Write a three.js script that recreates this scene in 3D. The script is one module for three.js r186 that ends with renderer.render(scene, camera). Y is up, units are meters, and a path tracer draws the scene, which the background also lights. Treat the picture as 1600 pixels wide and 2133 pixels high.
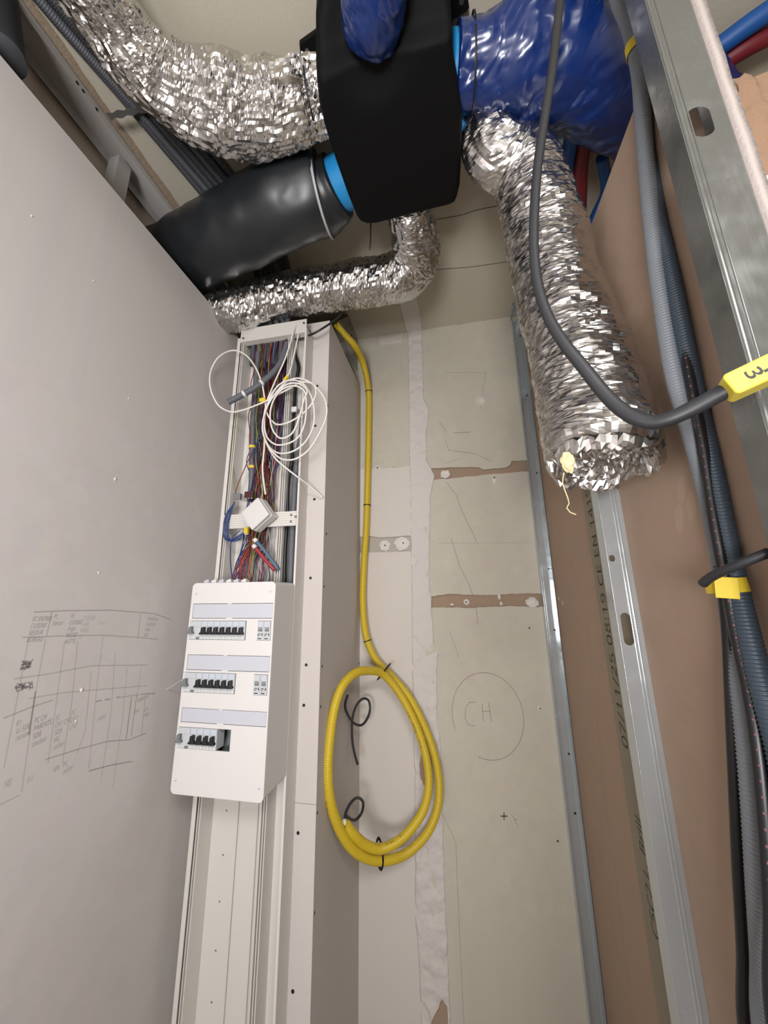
import * as THREE from 'three';
import { ImprovedNoise } from 'three/addons/math/ImprovedNoise.js';
import { mergeGeometries } from 'three/addons/utils/BufferGeometryUtils.js';
import { RoundedBoxGeometry } from 'three/addons/geometries/RoundedBoxGeometry.js';
import { RectAreaLightUniformsLib } from 'three/addons/lights/RectAreaLightUniformsLib.js';

// ---------------------------------------------------------------- camera, lights, exposure
const scene = new THREE.Scene();
scene.background = new THREE.Color(0x050505);
const camera = new THREE.PerspectiveCamera(110.853, 1600 / 2133, 0.02, 30);
camera.rotation.order = 'YXZ';
camera.position.set(0, 1.28, 0);
camera.rotation.set(0.23150, 0.19145, -0.01183);
const renderer = new THREE.WebGLRenderer({ antialias: true });
renderer.toneMapping = THREE.LinearToneMapping;
renderer.toneMappingExposure = 0.96;
renderer.shadowMap.enabled = true;
RectAreaLightUniformsLib.init();
const LAMPS = [
  // name, centre, aim, width, height, intensity, colour, glow
  ['ceiling_panel_light', [0.6, 2.47, 1.3], [0.55, 0, 1.25], 1.0, 0.6, 32, 0xfcfafb, 2],
  ['work_lamp', [-0.15, 1.15, 0.9], [-0.1, 2.42, -0.65], 0.5, 0.4, 48, 0xfcfafb, 2.5],
];

// ---------------------------------------------------------------- helpers
let seed = 7;
const rnd = () => { seed = (seed * 1664525 + 1013904223) % 4294967296; return seed / 4294967296; };
const rr = (a, b) => a + (b - a) * rnd();
const perlin = new ImprovedNoise();
const nz = (x, y, z) => perlin.noise(x + 31.7, y + 11.3, z + 57.1);
const FL = -0.2;                 // floor level
const V = (p) => new THREE.Vector3(p[0], p[1], p[2]);
const used = {};
function numbered(name) { const k = used[name] = (used[name] ?? -1) + 1; return k ? name + '_' + String(k).padStart(3, '0') : name; }
function thing(name, label, category, group) {
  const o = new THREE.Group(); o.name = numbered(name); scene.add(o);
  o.userData = { label, category }; if (group) o.userData.group = group;
  return o;
}
function struct(name) { const o = new THREE.Group(); o.name = numbered(name); o.userData.kind = 'structure'; scene.add(o); return o; }
function part(name, geo, mat, parent, label) {
  const m = new THREE.Mesh(geo, mat); m.name = name; m.castShadow = m.receiveShadow = true; parent.add(m);
  if (label) m.userData.label = label;
  return m;
}
function solo(name, geo, mat, label, category, group) {
  const m = part(numbered(name), geo, mat, scene); m.userData = { label, category }; if (group) m.userData.group = group;
  return m;
}
const box = (x0, x1, y0, y1, z0, z1) => { const g = new THREE.BoxGeometry(x1 - x0, y1 - y0, z1 - z0); g.translate((x0 + x1) / 2, (y0 + y1) / 2, (z0 + z1) / 2); return g; };
const rbox = (x0, x1, y0, y1, z0, z1, r = 0.002, s = 2) => { const g = new RoundedBoxGeometry(x1 - x0, y1 - y0, z1 - z0, s, r); g.translate((x0 + x1) / 2, (y0 + y1) / 2, (z0 + z1) / 2); return g; };
const merge = (list) => mergeGeometries(list.map((g) => { const n = g.index ? g.toNonIndexed() : g; for (const k of Object.keys(n.attributes)) if (!['position', 'normal', 'uv'].includes(k)) n.deleteAttribute(k); return n; }));
// sweep a round section along a smooth path; rad(s, th, t) gives the radius at arc length s
function sweep(pts, rad, { step = 0.006, radial = 14, caps = true, flat = false, squash = null } = {}) {
  const curve = new THREE.CatmullRomCurve3(pts.map((p) => p.isVector3 ? p : V(p)), false, 'centripetal');
  const L = curve.getLength(), n = Math.max(4, Math.round(L / step));
  curve.arcLengthDivisions = Math.max(200, n);
  curve.updateArcLengths();
  const P = [], T = [];
  for (let i = 0; i <= n; i++) { P.push(curve.getPointAt(i / n)); T.push(curve.getTangentAt(i / n)); }
  let N = new THREE.Vector3(0, 1, 0); if (Math.abs(T[0].dot(N)) > 0.9) N.set(1, 0, 0);
  N.addScaledVector(T[0], -N.dot(T[0])).normalize();
  const pos = [], uv = [], idx = [], R1 = radial + 1;
  for (let i = 0; i <= n; i++) {
    N.addScaledVector(T[i], -N.dot(T[i])).normalize();
    const B = new THREE.Vector3().crossVectors(T[i], N), s = L * i / n;
    for (let j = 0; j <= radial; j++) {
      const th = (j % radial) / radial * Math.PI * 2, r = rad(s, th, i / n);
      const c = Math.cos(th) * r * (squash ? squash[0] : 1), d = Math.sin(th) * r * (squash ? squash[1] : 1);
      pos.push(P[i].x + N.x * c + B.x * d, P[i].y + N.y * c + B.y * d, P[i].z + N.z * c + B.z * d);
      uv.push(j / radial * 2 * Math.PI * 0.02, s);
    }
  }
  for (let i = 0; i < n; i++) for (let j = 0; j < radial; j++) { const a = i * R1 + j, b = a + R1; idx.push(a, a + 1, b, b, a + 1, b + 1); }
  if (caps) for (const e of [0, n]) {
    const k = pos.length / 3; pos.push(P[e].x, P[e].y, P[e].z); uv.push(0, 0);
    for (let j = 0; j < radial; j++) { const a = e * R1 + j; e ? idx.push(k, a, a + 1) : idx.push(k, a + 1, a); }
  }
  let g = new THREE.BufferGeometry();
  g.setAttribute('position', new THREE.Float32BufferAttribute(pos, 3));
  g.setAttribute('uv', new THREE.Float32BufferAttribute(uv, 2));
  g.setIndex(idx);
  if (flat) g = g.toNonIndexed();
  g.computeVertexNormals();
  if (!flat) for (let i = 0; i <= n; i++) { // weld the seam normals
    const a = i * R1, b = a + radial, q = g.attributes.normal, v = new THREE.Vector3(q.getX(a) + q.getX(b), q.getY(a) + q.getY(b), q.getZ(a) + q.getZ(b)).normalize();
    q.setXYZ(a, v.x, v.y, v.z); q.setXYZ(b, v.x, v.y, v.z);
  }
  return g;
}
const hose = (pts, r, o = {}) => sweep(pts, () => r, { step: 0.008, radial: 12, ...o });
// ribbed conduit: round ribs at a fixed pitch
const ribbed = (pts, r, pitch = 0.0036, depth = 0.0011, o = {}) => sweep(pts, (s) => r - depth * (0.5 + 0.5 * Math.cos(s / pitch * 2 * Math.PI)), { step: pitch / 4, radial: 14, ...o });
// arc-length fraction of the path point nearest to p
function tNear(pts, p) { const c = new THREE.CatmullRomCurve3(pts.map(V), false, 'centripetal'), q = V(p); let b = 0, d = 1e9; for (let i = 0; i <= 600; i++) { const e = c.getPointAt(i / 600).distanceTo(q); if (e < d) { d = e; b = i / 600; } } return b; }
// ring round a path (ties, tapes, clamps)
function ringAt(pts, t, r, w, th = 0.0012) {
  const c = new THREE.CatmullRomCurve3(pts.map(V), false, 'centripetal'), p = c.getPointAt(t), d = c.getTangentAt(t);
  const g = new THREE.LatheGeometry([[r, -w / 2], [r + th, -w / 2], [r + th, w / 2], [r, w / 2], [r, -w / 2]].map(([a, b]) => new THREE.Vector2(a, b)), 28);
  g.applyQuaternion(new THREE.Quaternion().setFromUnitVectors(new THREE.Vector3(0, 1, 0), d)); g.translate(p.x, p.y, p.z);
  return g;
}
// crumpled sleeve (foil or film) around a path
function crumpled(pts, radii, { step = 0.0035, radial = 84, fold = 0.004, lump = 0.006, grit = 0.0012, freq = 85, around = 2.6, sd = 0, caps = true, flat = true, ridge = true, skew = 0 } = {}) {
  const rads = radii.map((r) => new THREE.Vector2(r, 0));
  const cum = [0]; for (let i = 1; i < radii.length; i++) cum.push(cum[i - 1] + (pts.length === radii.length ? V(pts[i].isVector3 ? pts[i].toArray() : pts[i]).distanceTo(V(pts[i - 1].isVector3 ? pts[i - 1].toArray() : pts[i - 1])) : 1));
  const rAt = (t) => { const x = t * cum[cum.length - 1]; let i = 0; while (i < cum.length - 2 && x > cum[i + 1]) i++; const f = Math.min(1, (x - cum[i]) / (cum[i + 1] - cum[i])), s = f * f * (3 - 2 * f); return rads[i].x * (1 - s) + rads[i + 1].x * s; };
  const memo = new Map();
  return sweep(pts, (s, th, t) => {
    const key = Math.round(s * 1e5) + ':' + Math.round(th * 1e4); if (memo.has(key)) return memo.get(key);
    const c = Math.cos(th), d = Math.sin(th), q = s + skew * th;
    let a = nz(c * around + sd, d * around, q * freq + nz(c * 3, d * 3 + sd, s * 22) * 2.2); if (ridge) a = 1 - 2 * Math.abs(a) * 1.6;
    let b = nz(c * around * 2.4, d * around * 2.4 + sd, q * freq * 0.55 + 9); if (ridge) b = 1 - 2 * Math.abs(b) * 1.6;
    const l = nz(c * 1.3, d * 1.3, s * 14 + sd);
    const v = rAt(t) + fold * (0.6 * a + 0.5 * b) + lump * l + grit * (rnd() - 0.5) * 2;
    memo.set(key, v); return v;
  }, { step, radial, caps, flat });
}
const extrude = (shape, depth, bevel = 0, seg = 2, curve = 12) => new THREE.ExtrudeGeometry(shape, { depth, bevelEnabled: bevel > 0, bevelSize: bevel, bevelThickness: bevel, bevelOffset: -bevel, bevelSegments: seg, curveSegments: curve });
const poly = (pts) => new THREE.Shape(pts.map((p) => new THREE.Vector2(p[0], p[1])));
function rrect(x0, x1, y0, y1, r, path = new THREE.Shape()) {
  path.moveTo(x0 + r, y0); path.lineTo(x1 - r, y0); path.absarc(x1 - r, y0 + r, r, -Math.PI / 2, 0); path.lineTo(x1, y1 - r); path.absarc(x1 - r, y1 - r, r, 0, Math.PI / 2);
  path.lineTo(x0 + r, y1); path.absarc(x0 + r, y1 - r, r, Math.PI / 2, Math.PI); path.lineTo(x0, y0 + r); path.absarc(x0 + r, y0 + r, r, Math.PI, 1.5 * Math.PI);
  return path;
}
// ---------------------------------------------------------------- textures
function canvasTex(w, h, draw, srgb = true) {
  const c = document.createElement('canvas'); c.width = w; c.height = h; draw(c.getContext('2d'), w, h);
  const t = new THREE.CanvasTexture(c); if (srgb) t.colorSpace = THREE.SRGBColorSpace;
  t.magFilter = THREE.LinearFilter; t.minFilter = THREE.LinearFilter; return t;
}
function mottle(x, w, h, base, n, spread, smin, smax, alpha) {   // grain and blotches of a surface's own colour
  x.fillStyle = `rgb(${base})`; x.fillRect(0, 0, w, h);
  for (let i = 0; i < n; i++) {
    const k = rr(-spread, spread), s = rr(smin, smax);
    x.fillStyle = `rgba(${base.map((b) => Math.max(0, Math.min(255, Math.round(b + k + rr(-4, 4))))).join(',')},${alpha})`;
    x.beginPath(); x.ellipse(rr(0, w), rr(0, h), s, s * rr(0.5, 1.6), rr(0, 3), 0, 7); x.fill();
  }
}
function noiseTex(size, fn, srgb = false) {
  const d = new Uint8Array(size * size * 4);
  for (let j = 0; j < size; j++) for (let i = 0; i < size; i++) { const v = fn(i / size, j / size), k = (j * size + i) * 4; for (let c = 0; c < 3; c++) d[k + c] = Math.max(0, Math.min(255, Math.round((Array.isArray(v) ? v[c] : v) * 255))); d[k + 3] = 255; }
  const t = new THREE.DataTexture(d, size, size); t.wrapS = t.wrapT = THREE.RepeatWrapping; t.magFilter = THREE.LinearFilter; if (srgb) t.colorSpace = THREE.SRGBColorSpace; t.needsUpdate = true; return t;
}
const grainTex = noiseTex(256, (u, v) => 0.5 + 0.22 * nz(u * 60, v * 60, 1) + 0.2 * nz(u * 23, v * 23, 5) + 0.16 * (rnd() - 0.5));
const smearTex = noiseTex(256, (u, v) => 0.45 + 0.3 * nz(u * 6, v * 4, 2) + 0.2 * nz(u * 17, v * 13, 7) + 0.12 * nz(u * 70, v * 8, 3));
const brushTex = noiseTex(256, (u, v) => 0.5 + 0.35 * nz(u * 3, v * 90, 3) + 0.15 * (rnd() - 0.5));
const std = (o) => new THREE.MeshStandardMaterial(o);
const withBump = (o, k = 0.0004, t = grainTex) => std({ bumpMap: t, bumpScale: k, ...o });
const M = {
  ceiling: withBump({ color: 0xb7b0a0, roughness: 0.9 }, 0.0006),
  plain: withBump({ color: 0xbab4ab, roughness: 0.9 }),
  floor: withBump({ color: 0x8d867c, roughness: 0.85 }),
  partition: withBump({ color: 0xc2bbb7, roughness: 0.85 }),
  filler: withBump({ color: 0xcac4bf, roughness: 0.95 }, 0.0012),
  dab: std({ color: 0xd4cfc9, roughness: 0.95 }),
  brownGap: withBump({ color: 0x9c8672, roughness: 0.95 }, 0.001),
  greyGap: withBump({ color: 0xaea69c, roughness: 0.95 }, 0.001),
  white: std({ color: 0xd0cdcb, roughness: 0.45 }),
  trunk: std({ color: 0xd0ccc6, roughness: 0.5 }),
  lid: std({ color: 0xbbbdc4, roughness: 0.3 }),
  grey: std({ color: 0xb9bcbe, roughness: 0.5 }),
  greyDark: std({ color: 0x6d7173, roughness: 0.5 }),
  voidGrey: std({ color: 0x70787a, roughness: 0.7 }),
  black: std({ color: 0x17181a, roughness: 0.45 }),
  tie: std({ color: 0x0d0d0e, roughness: 0.5 }),
  epp: new THREE.MeshPhysicalMaterial({ color: 0x060607, roughness: 0.7, specularIntensity: 0.35, bumpMap: grainTex, bumpScale: 0.0003 }),
  foil: std({ color: 0xcfcdcb, metalness: 1, roughness: 0.24, roughnessMap: null }),
  galv: std({ color: 0xc6ced2, metalness: 0.6, roughness: 0.4, roughnessMap: smearTex, bumpMap: brushTex, bumpScale: 0.0001 }),
  trackGrey: std({ color: 0xc4c1bd, metalness: 0.1, roughness: 0.6 }),
  galvDull: std({ color: 0x80827f, metalness: 0.6, roughness: 0.5, roughnessMap: smearTex }),
  film: new THREE.MeshPhysicalMaterial({ color: 0x1c2024, roughness: 0.42, clearcoat: 0.3, clearcoatRoughness: 0.35 }),
  blueFilm: new THREE.MeshPhysicalMaterial({ color: 0x042764, roughness: 0.3, clearcoat: 0.5, clearcoatRoughness: 0.2 }),
  blueCollar: std({ color: 0x1f86c4, roughness: 0.45 }),
  yellow: std({ color: 0xc6ab2a, roughness: 0.36 }),
  tapeYellow: std({ color: 0xd8bd34, roughness: 0.55 }),
  conduitDark: std({ color: 0x4a4c50, roughness: 0.55 }),
  conduitMid: std({ color: 0x5d6066, roughness: 0.5 }),
  conduitLight: std({ color: 0x767b81, roughness: 0.5 }),
  conduitBlue: std({ color: 0x3a4652, roughness: 0.45 }),
  greenConduit: std({ color: 0x2f7d34, roughness: 0.5 }),
  hose: std({ color: 0x16171a, roughness: 0.38 }),
  cable: std({ color: 0x2a2b2e, roughness: 0.5 }),
  cableWhite: std({ color: 0xdcd8d2, roughness: 0.45 }),
  pinkDot: std({ color: 0x83525a, roughness: 0.6 }),
  redPipe: std({ color: 0x6d1520, roughness: 0.5 }),
  bluePipe: std({ color: 0x0f4f94, roughness: 0.5 }),
  terracotta: withBump({ color: 0x9a7c64, roughness: 0.95 }, 0.002),
  screw: std({ color: 0x141414, roughness: 0.5 }),
  steel: std({ color: 0x9a9a9a, metalness: 1, roughness: 0.35 }),
  wool: std({ color: 0xd8c39a, roughness: 1 }),
  clear: std({ color: 0x77757a, roughness: 0.25 }),
};
// box with uv in metres of a map laid on one of its faces: axis 'x' maps (z, y), axis 'z' maps (x, y)
function planar(g, axis, u0, u1, v0, v1, flip = false) {
  const p = g.attributes.position, uv = g.attributes.uv;
  for (let i = 0; i < p.count; i++) { const a = axis === 'x' ? p.getZ(i) : p.getX(i); let u = (a - u0) / (u1 - u0); if (flip) u = 1 - u; uv.setXY(i, u, (p.getY(i) - v0) / (v1 - v0)); }
  return g;
}
function metric(g) { // uv in metres by dominant normal
  const p = g.attributes.position, n = g.attributes.normal, uv = g.attributes.uv;
  for (let i = 0; i < p.count; i++) { const ax = Math.abs(n.getX(i)), ay = Math.abs(n.getY(i)), az = Math.abs(n.getZ(i)); if (ax > ay && ax > az) uv.setXY(i, p.getZ(i) * 4, p.getY(i) * 4); else if (ay > az) uv.setXY(i, p.getX(i) * 4, p.getZ(i) * 4); else uv.setXY(i, p.getX(i) * 4, p.getY(i) * 4); }
  return g;
}
const mbox = (...a) => metric(box(...a));

// ---------------------------------------------------------------- lamps
for (const [name, c, aim, w, h, I, col, glow] of LAMPS) {
  const t = thing(name, name === 'work_lamp' ? 'small square work lamp on a stand behind the photographer' : 'square white ceiling panel light in the room behind', 'lamp');
  const dir = V(aim).sub(V(c)).normalize(), q = new THREE.Quaternion().setFromUnitVectors(new THREE.Vector3(0, 0, -1), dir);
  const place = (g, off) => { g.translate(0, 0, off); g.applyQuaternion(q); g.translate(...c); return g; };
  part('housing', place(new RoundedBoxGeometry(w + 0.03, h + 0.03, 0.03, 2, 0.006), 0.019), M.white, t);
  part('diffuser', place(new THREE.BoxGeometry(w, h, 0.004), 0), std({ color: 0xffffff, emissive: col, emissiveIntensity: glow }), t);
  if (name === 'work_lamp') { part('pole', hose([[c[0], FL + 0.02, c[2] + 0.05], [c[0], c[1], c[2] + 0.05]], 0.012), M.black, t); part('foot', new THREE.CylinderGeometry(0.13, 0.15, 0.02, 24).translate(c[0], FL + 0.011, c[2] + 0.05), M.black, t); }
  const l = new THREE.RectAreaLight(col, I, w, h); l.position.copy(V(c).addScaledVector(dir, 0.012)); l.lookAt(V(aim)); scene.add(l);
}

// ---------------------------------------------------------------- the setting
const H = 2.505, D = 1.444, XL = -0.735, XR = 0.36;
{ const f = struct('floor'); part('slab', mbox(-1.1, 2.1, FL - 0.1, FL, -1.7, 2.4), M.floor, f); }
const ceil = struct('ceiling');
part('slab', mbox(-1.1, 2.1, H, H + 0.12, -1.7, 2.4), M.ceiling, ceil);
{ const w = struct('wall_rear'); part('plaster', mbox(-1.1, 2.1, FL, H, 2.25, 2.4), M.plain, w); }
{ const w = struct('wall_far_right'); part('plaster', mbox(1.95, 2.1, FL, H, -1.7, 2.25), M.plain, w); }
{ const w = struct('wall_outer'); part('plaster', mbox(-1.1, -0.905, FL, H, -1.7, 2.25), withBump({ color: 0xd2c4b4, roughness: 0.9 }), w); }
// left lining board with the pencilled table
const pencil = 'rgba(58,54,56,';
function stroke(x, pts, a = 0.7, w = 2) { x.strokeStyle = pencil + a + ')'; x.lineWidth = w; x.beginPath(); pts.forEach((p, i) => i ? x.lineTo(p[0], p[1]) : x.moveTo(p[0], p[1])); x.stroke(); }
const LT = { u0: -1.2, u1: 0.1, v0: 0.35, v1: 1.7 };
const leftTex = canvasTex(1400, 1454, (x, w, h) => {
  mottle(x, w, h, [193, 187, 184], 2600, 9, 2, 26, 0.18);
  const P = (p) => [(LT.u1 - (p[2])) / (LT.u1 - LT.u0) * w, (1 - (p[1] - LT.v0) / (LT.v1 - LT.v0)) * h];
  const L = (a, al = 0.6, lw = 1.7) => stroke(x, a.map(P), al * 0.7, lw);
  L([[-.735,1.258,-.5173],[-.735,1.258,-.5739],[-.735,1.2552,-.6635],[-.735,1.2424,-.7803],[-.735,1.225,-.837]], 0.55);
  L([[-.735,1.2163,-.5078],[-.735,1.2125,-.5653],[-.735,1.2046,-.6562],[-.735,1.1897,-.7477],[-.735,1.1787,-.8058]], 0.45);
  L([[-.735,1.1503,-.5094],[-.735,1.1474,-.5612],[-.735,1.1469,-.641],[-.735,1.1233,-.7835]], 0.4);
  L([[-.735,1.1128,-.5375],[-.735,1.1084,-.593],[-.735,1.0975,-.6599],[-.735,1.0757,-.7916]], 0.35);
  L([[-.735,1.0915,-.5062],[-.735,1.0969,-.5405],[-.735,1.1,-.578]], 0.5); L([[-.735,1.0748,-.664],[-.735,1.0733,-.6766]], 0.8); L([[-.735,1.0726,-.6831],[-.735,1.071,-.6963]], 0.8); L([[-.735,1.0703,-.7099],[-.735,1.0628,-.7631],[-.735,1.0527,-.8167]], 0.7);
  L([[-.735,1.0011,-.5847],[-.735,.9955,-.6447],[-.735,.9872,-.7059],[-.735,.9708,-.7603],[-.735,.969,-.8057]], 0.6); L([[-.735,.9602,-.5265],[-.735,.9607,-.5538]], 0.4); L([[-.735,.9462,-.6725],[-.735,.9369,-.7202],[-.735,.9217,-.7763]], 0.7);
  for (const v of [[[-.735,1.2135,-.5183],[-.735,1.0138,-.5212]], [[-.735,1.2105,-.5454],[-.735,1.1221,-.5467],[-.735,.9642,-.5552]], [[-.735,1.2022,-.5799],[-.735,1.0802,-.5858],[-.735,.9928,-.5902]], [[-.735,1.1993,-.6046],[-.735,1.0889,-.614],[-.735,.9823,-.6165]], [[-.735,1.1346,-.6432],[-.735,1.027,-.6511],[-.735,.9885,-.6415]], [[-.735,1.2027,-.6566],[-.735,1.1129,-.6602],[-.735,.9517,-.6715]], [[-.735,1.1642,-.6909],[-.735,1.0468,-.7028],[-.735,.9126,-.7035]], [[-.735,1.1284,-.7267],[-.735,1.0187,-.734],[-.735,.8902,-.734]], [[-.735,1.1263,-.7666],[-.735,1.0596,-.7637]]]) L(v, 0.3);
  L([[-.735,1.1223,-.5459],[-.735,1.0532,-.5488]], 0.75); L([[-.735,1.0612,-.7495],[-.735,.977,-.7508]], 0.8); L([[-.735,1.0628,-.7631],[-.735,.9756,-.7632]], 0.6); L([[-.735,1.2421,-.7427],[-.735,1.1879,-.7441]], 0.5); L([[-.735,1.2566,-.5471],[-.735,1.2145,-.5462]], 0.4);
  L([[-.735,1.0483,-.7881],[-.735,.9706,-.7921]], 0.4);
  const txt = (p, s, size, al, rows) => { const [a, b] = P(p); x.save(); x.translate(a, b); x.rotate(s); x.fillStyle = pencil + al + ')'; size *= 0.5; al *= 0.8; x.scale(0.6, 1); x.fillStyle = pencil + al + ')'; x.font = `italic ${size}px sans-serif`; rows.forEach((r, i) => x.fillText(r, 0, i * size * 1.05)); x.restore(); };
  txt([-.735,1.2425,-.5172], 0.05, 24, 0.8, ['EC ENTREE', 'CUISINE', 'SEJOUR', 'BUREAU']);
  txt([-.735,1.2444,-.5519], 0.05, 24, 0.7, ['PL', 'Sejour']); txt([-.735,1.2433,-.582], 0.05, 24, 0.75, ['PC', 'CUISINE', 'Frigo', 'MICRO', 'HOTTE']);
  txt([-.735,1.2381,-.6069], 0.05, 24, 0.45, ['CUISINE', 'LAVE', 'VAISS', 'LL']); txt([-.735,1.2261,-.6419], 0, 24, 0.35, ['Four']); txt([-.735,1.2276,-.7629], 0.12, 26, 0.6, ['Ventilation', 'Sonnette', 'Volet', 'VMC']);
  txt([-.735,1.0723,-.5264], -0.15, 24, 0.7, ['R1', 'LL SDB', 'cuisine']); txt([-.735,1.0682,-.5532], -0.1, 26, 0.75, ['PC CH', 'PARENTS', 'SDB', 'couloir']); txt([-.735,1.0616,-.5893], -0.1, 26, 0.6, ['EC', 'CH1 CH2', 'SDB', 'WC', 'cellier']); txt([-.735,1.0615,-.6164], -0.1, 26, 0.5, ['PC', 'CH2', 'CH3']);
  txt([-.735,1.0344,-.6744], -0.1, 26, 0.6, ['radio']); txt([-.735,1.0444,-.7676], -0.15, 26, 0.7, ['Radiateur']); txt([-.735,1.0218,-.7626], -0.1, 26, 0.65, ['Serv.']); txt([-.735,1.0176,-.7906], -0.1, 26, 0.65, ['CH', 'PAR']);
  txt([-.735,.9728,-.6018], -0.15, 26, 0.6, ['NN']); txt([-.735,.9738,-.618], -0.15, 26, 0.6, ['PC', 'cellier']); txt([-.735,.9826,-.5272], -0.2, 28, 0.6, ['SEJ']); txt([-.735,.9747,-.5602], -0.15, 26, 0.5, ['Ext']);
  for (const [c, rx, ry] of [[P([-.735,1.169,-.5225]), 10, 10], [P([-.735,1.1346,-.5262]), 16, 8]]) for (let i = 0; i < 16; i++) stroke(x, [[c[0] + rr(-rx, rx), c[1] + rr(-ry, ry)], [c[0] + rr(-rx, rx), c[1] + rr(-ry, ry)]], 0.5, 2);
});
const leftMat = withBump({ map: leftTex, roughness: 0.8 }, 0.0003);
const wallLeft = struct('wall_left');
part('board', planar(box(XL - 0.013, XL, FL, 2.215, -1.444, 1.3), 'x', LT.u0, LT.u1, LT.v0, LT.v1, true), leftMat, wallLeft);
part('board', mbox(XL - 0.013, XL, FL, 2.215, 1.302, 2.25), M.plain, wallLeft);
for (const [p, s] of [[[-.735,1.5406,-.6242], 0.004], [[-.735,1.333,-.6236], 0.003], [[-.735,1.1048,-.6294], 0.004], [[-.735,1.0495,-.6285], 0.0025], [[-.735,1.7414,-.6232], 0.0025], [[-.735,1.9534,-.4999], 0.0025], [[-.735,1.9747,-.3784], 0.0025]]) part('plaster_speck', new THREE.IcosahedronGeometry(s, 1).scale(0.4, 1, 0.8).translate(p[0], p[1], p[2]), M.dab, wallLeft);

// back wall: plaster panels and a rough filler strip on a dark backing, so the chases between them are real
const backX0 = -0.4, backX1 = 0.4, backY0 = 0.2;
const wallBack = struct('wall_back');
part('backing', mbox(-0.905, 1.95, FL, H, -1.7, -D - 0.014), M.brownGap, wallBack);
part('backing_left', mbox(-0.905, -0.1, FL, H, -D - 0.0139, -D - 0.007), M.greyGap, wallBack);
const backTex = canvasTex(820, 2048, (x, w, h) => {
  mottle(x, w, h, [190, 184, 170], 5200, 10, 1, 22, 0.16);
  const P = (p) => [(p[0] - backX0) / (backX1 - backX0) * w, (1 - (p[1] - backY0) / (H - backY0)) * h];
  const L = (a, al = 0.55, lw = 1.6) => stroke(x, a.map(P), al, lw);
  L([[-.0105,1.7393,-1.444],[0.0261,1.6842,-1.444],[0.0502,1.6009,-1.444],[0.083,1.5198,-1.444],[0.0969,1.4765,-1.444]], 0.5); L([[-.0036,1.5,-1.444],[0.024,1.3873,-1.444],[0.0563,1.3122,-1.444],[0.0737,1.2485,-1.444],[0.0789,1.169,-1.444]], 0.5); L([[-.0254,2.0173,-1.444],[-.0005,1.9734,-1.444]], 0.5); L([[-.0066,1.9355,-1.444],[0.0071,1.8829,-1.444],[0.1156,1.8575,-1.444],[0.1807,1.8152,-1.444]], 0.45);
  L([[0.0317,1.9609,-1.444],[0.1025,1.9579,-1.444]], 0.6); L([[0.0056,2.2619,-1.444],[0.1872,2.2355,-1.444],[0.1502,2.0661,-1.444]], 0.3); L([[-.0284,1.1423,-1.444],[0.0003,1.048,-1.444]], 0.3); L([[-.0584,1.4826,-1.444],[0.306,1.4721,-1.444]], 0.2); L([[0.0551,1.8412,-1.444],[-.0061,1.8248,-1.444]], 0.25);
  L([[-.0853,.5389,-1.444],[-.0441,.4588,-1.444],[-.0467,.3575,-1.444],[-.0458,.2667,-1.444],[-.0486,.1178,-1.444],[-.0478,-.0141,-1.444]], 0.32, 1.6); L([[0.0156,.1875,-1.444],[0.0117,.1747,-1.444],[0.0237,.1971,-1.444],[0.0453,.1891,-1.444]], 0.3); L([[0.0163,.1154,-1.444],[0.0274,.1468,-1.444],[0.0446,.1433,-1.444]], 0.3);
  const C = []; const cen = [0.0886,.8562,-1.444]; for (let i = 0; i <= 40; i++) { const t = i / 40 * 5.4 - 1.9; C.push([cen[0] + 0.124 * Math.cos(t), cen[1] + 0.142 * Math.sin(t)]); } L(C, 0.5);
  L([[0.0495,.897,-1.444],[0.0291,.8962,-1.444],[0.0141,.8764,-1.444],[0.0104,.8447,-1.444],[0.0208,.8218,-1.444],[0.0442,.8199,-1.444]], 0.45); L([[0.073,.8948,-1.444],[0.0738,.8368,-1.444]], 0.55); L([[0.0967,.8973,-1.444],[0.102,.8367,-1.444]], 0.55); L([[0.0728,.868,-1.444],[0.0979,.8691,-1.444]], 0.5);
  L([[0.1091,.5491,-1.444],[0.131,.551,-1.444]], 0.95, 3); L([[0.121,.5612,-1.444],[0.1191,.5389,-1.444]], 0.95, 3); L([[0.1452,.5551,-1.444],[0.1509,.5501,-1.444],[0.1558,.5368,-1.444],[0.164,.5267,-1.444]], 0.4); L([[0.1533,.542,-1.444],[0.1628,.5456,-1.444]], 0.4);
  L([[-.3355,.8563,-1.444],[-.3079,.8051,-1.444],[-.2929,.8303,-1.444],[-.33,.8334,-1.444],[-.2961,.8813,-1.444],[-.2969,.8024,-1.444]], 0.45); L([[-.3714,.8715,-1.444],[-.3713,.8381,-1.444]], 0.5); L([[-.2013,.8459,-1.444],[-.2006,.8073,-1.444],[-.2202,.8127,-1.444],[-.1999,.8331,-1.444]], 0.5); L([[-.3729,.7051,-1.444],[-.3544,.7094,-1.444],[-.3637,.7295,-1.444],[-.36,.6901,-1.444]], 0.5);
  const circ = (p, r, col) => { const [a, b] = P(p); x.fillStyle = col; x.beginPath(); for (let i = 0; i < 40; i++) { const t = i / 40 * 6.283, q = r * (1 + 0.07 * nz(Math.cos(t) * 2, Math.sin(t) * 2, r)); x.lineTo(a + q * Math.cos(t), b + q * Math.sin(t)); } x.fill(); };
  circ([-.2631,.5305,-1.444], 30, 'rgba(160,150,134,0.75)'); circ([-.3492,.5648,-1.444], 26, 'rgba(166,157,146,0.5)'); circ([-.3542,1.041,-1.444], 7, 'rgba(140,132,120,0.7)');
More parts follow.
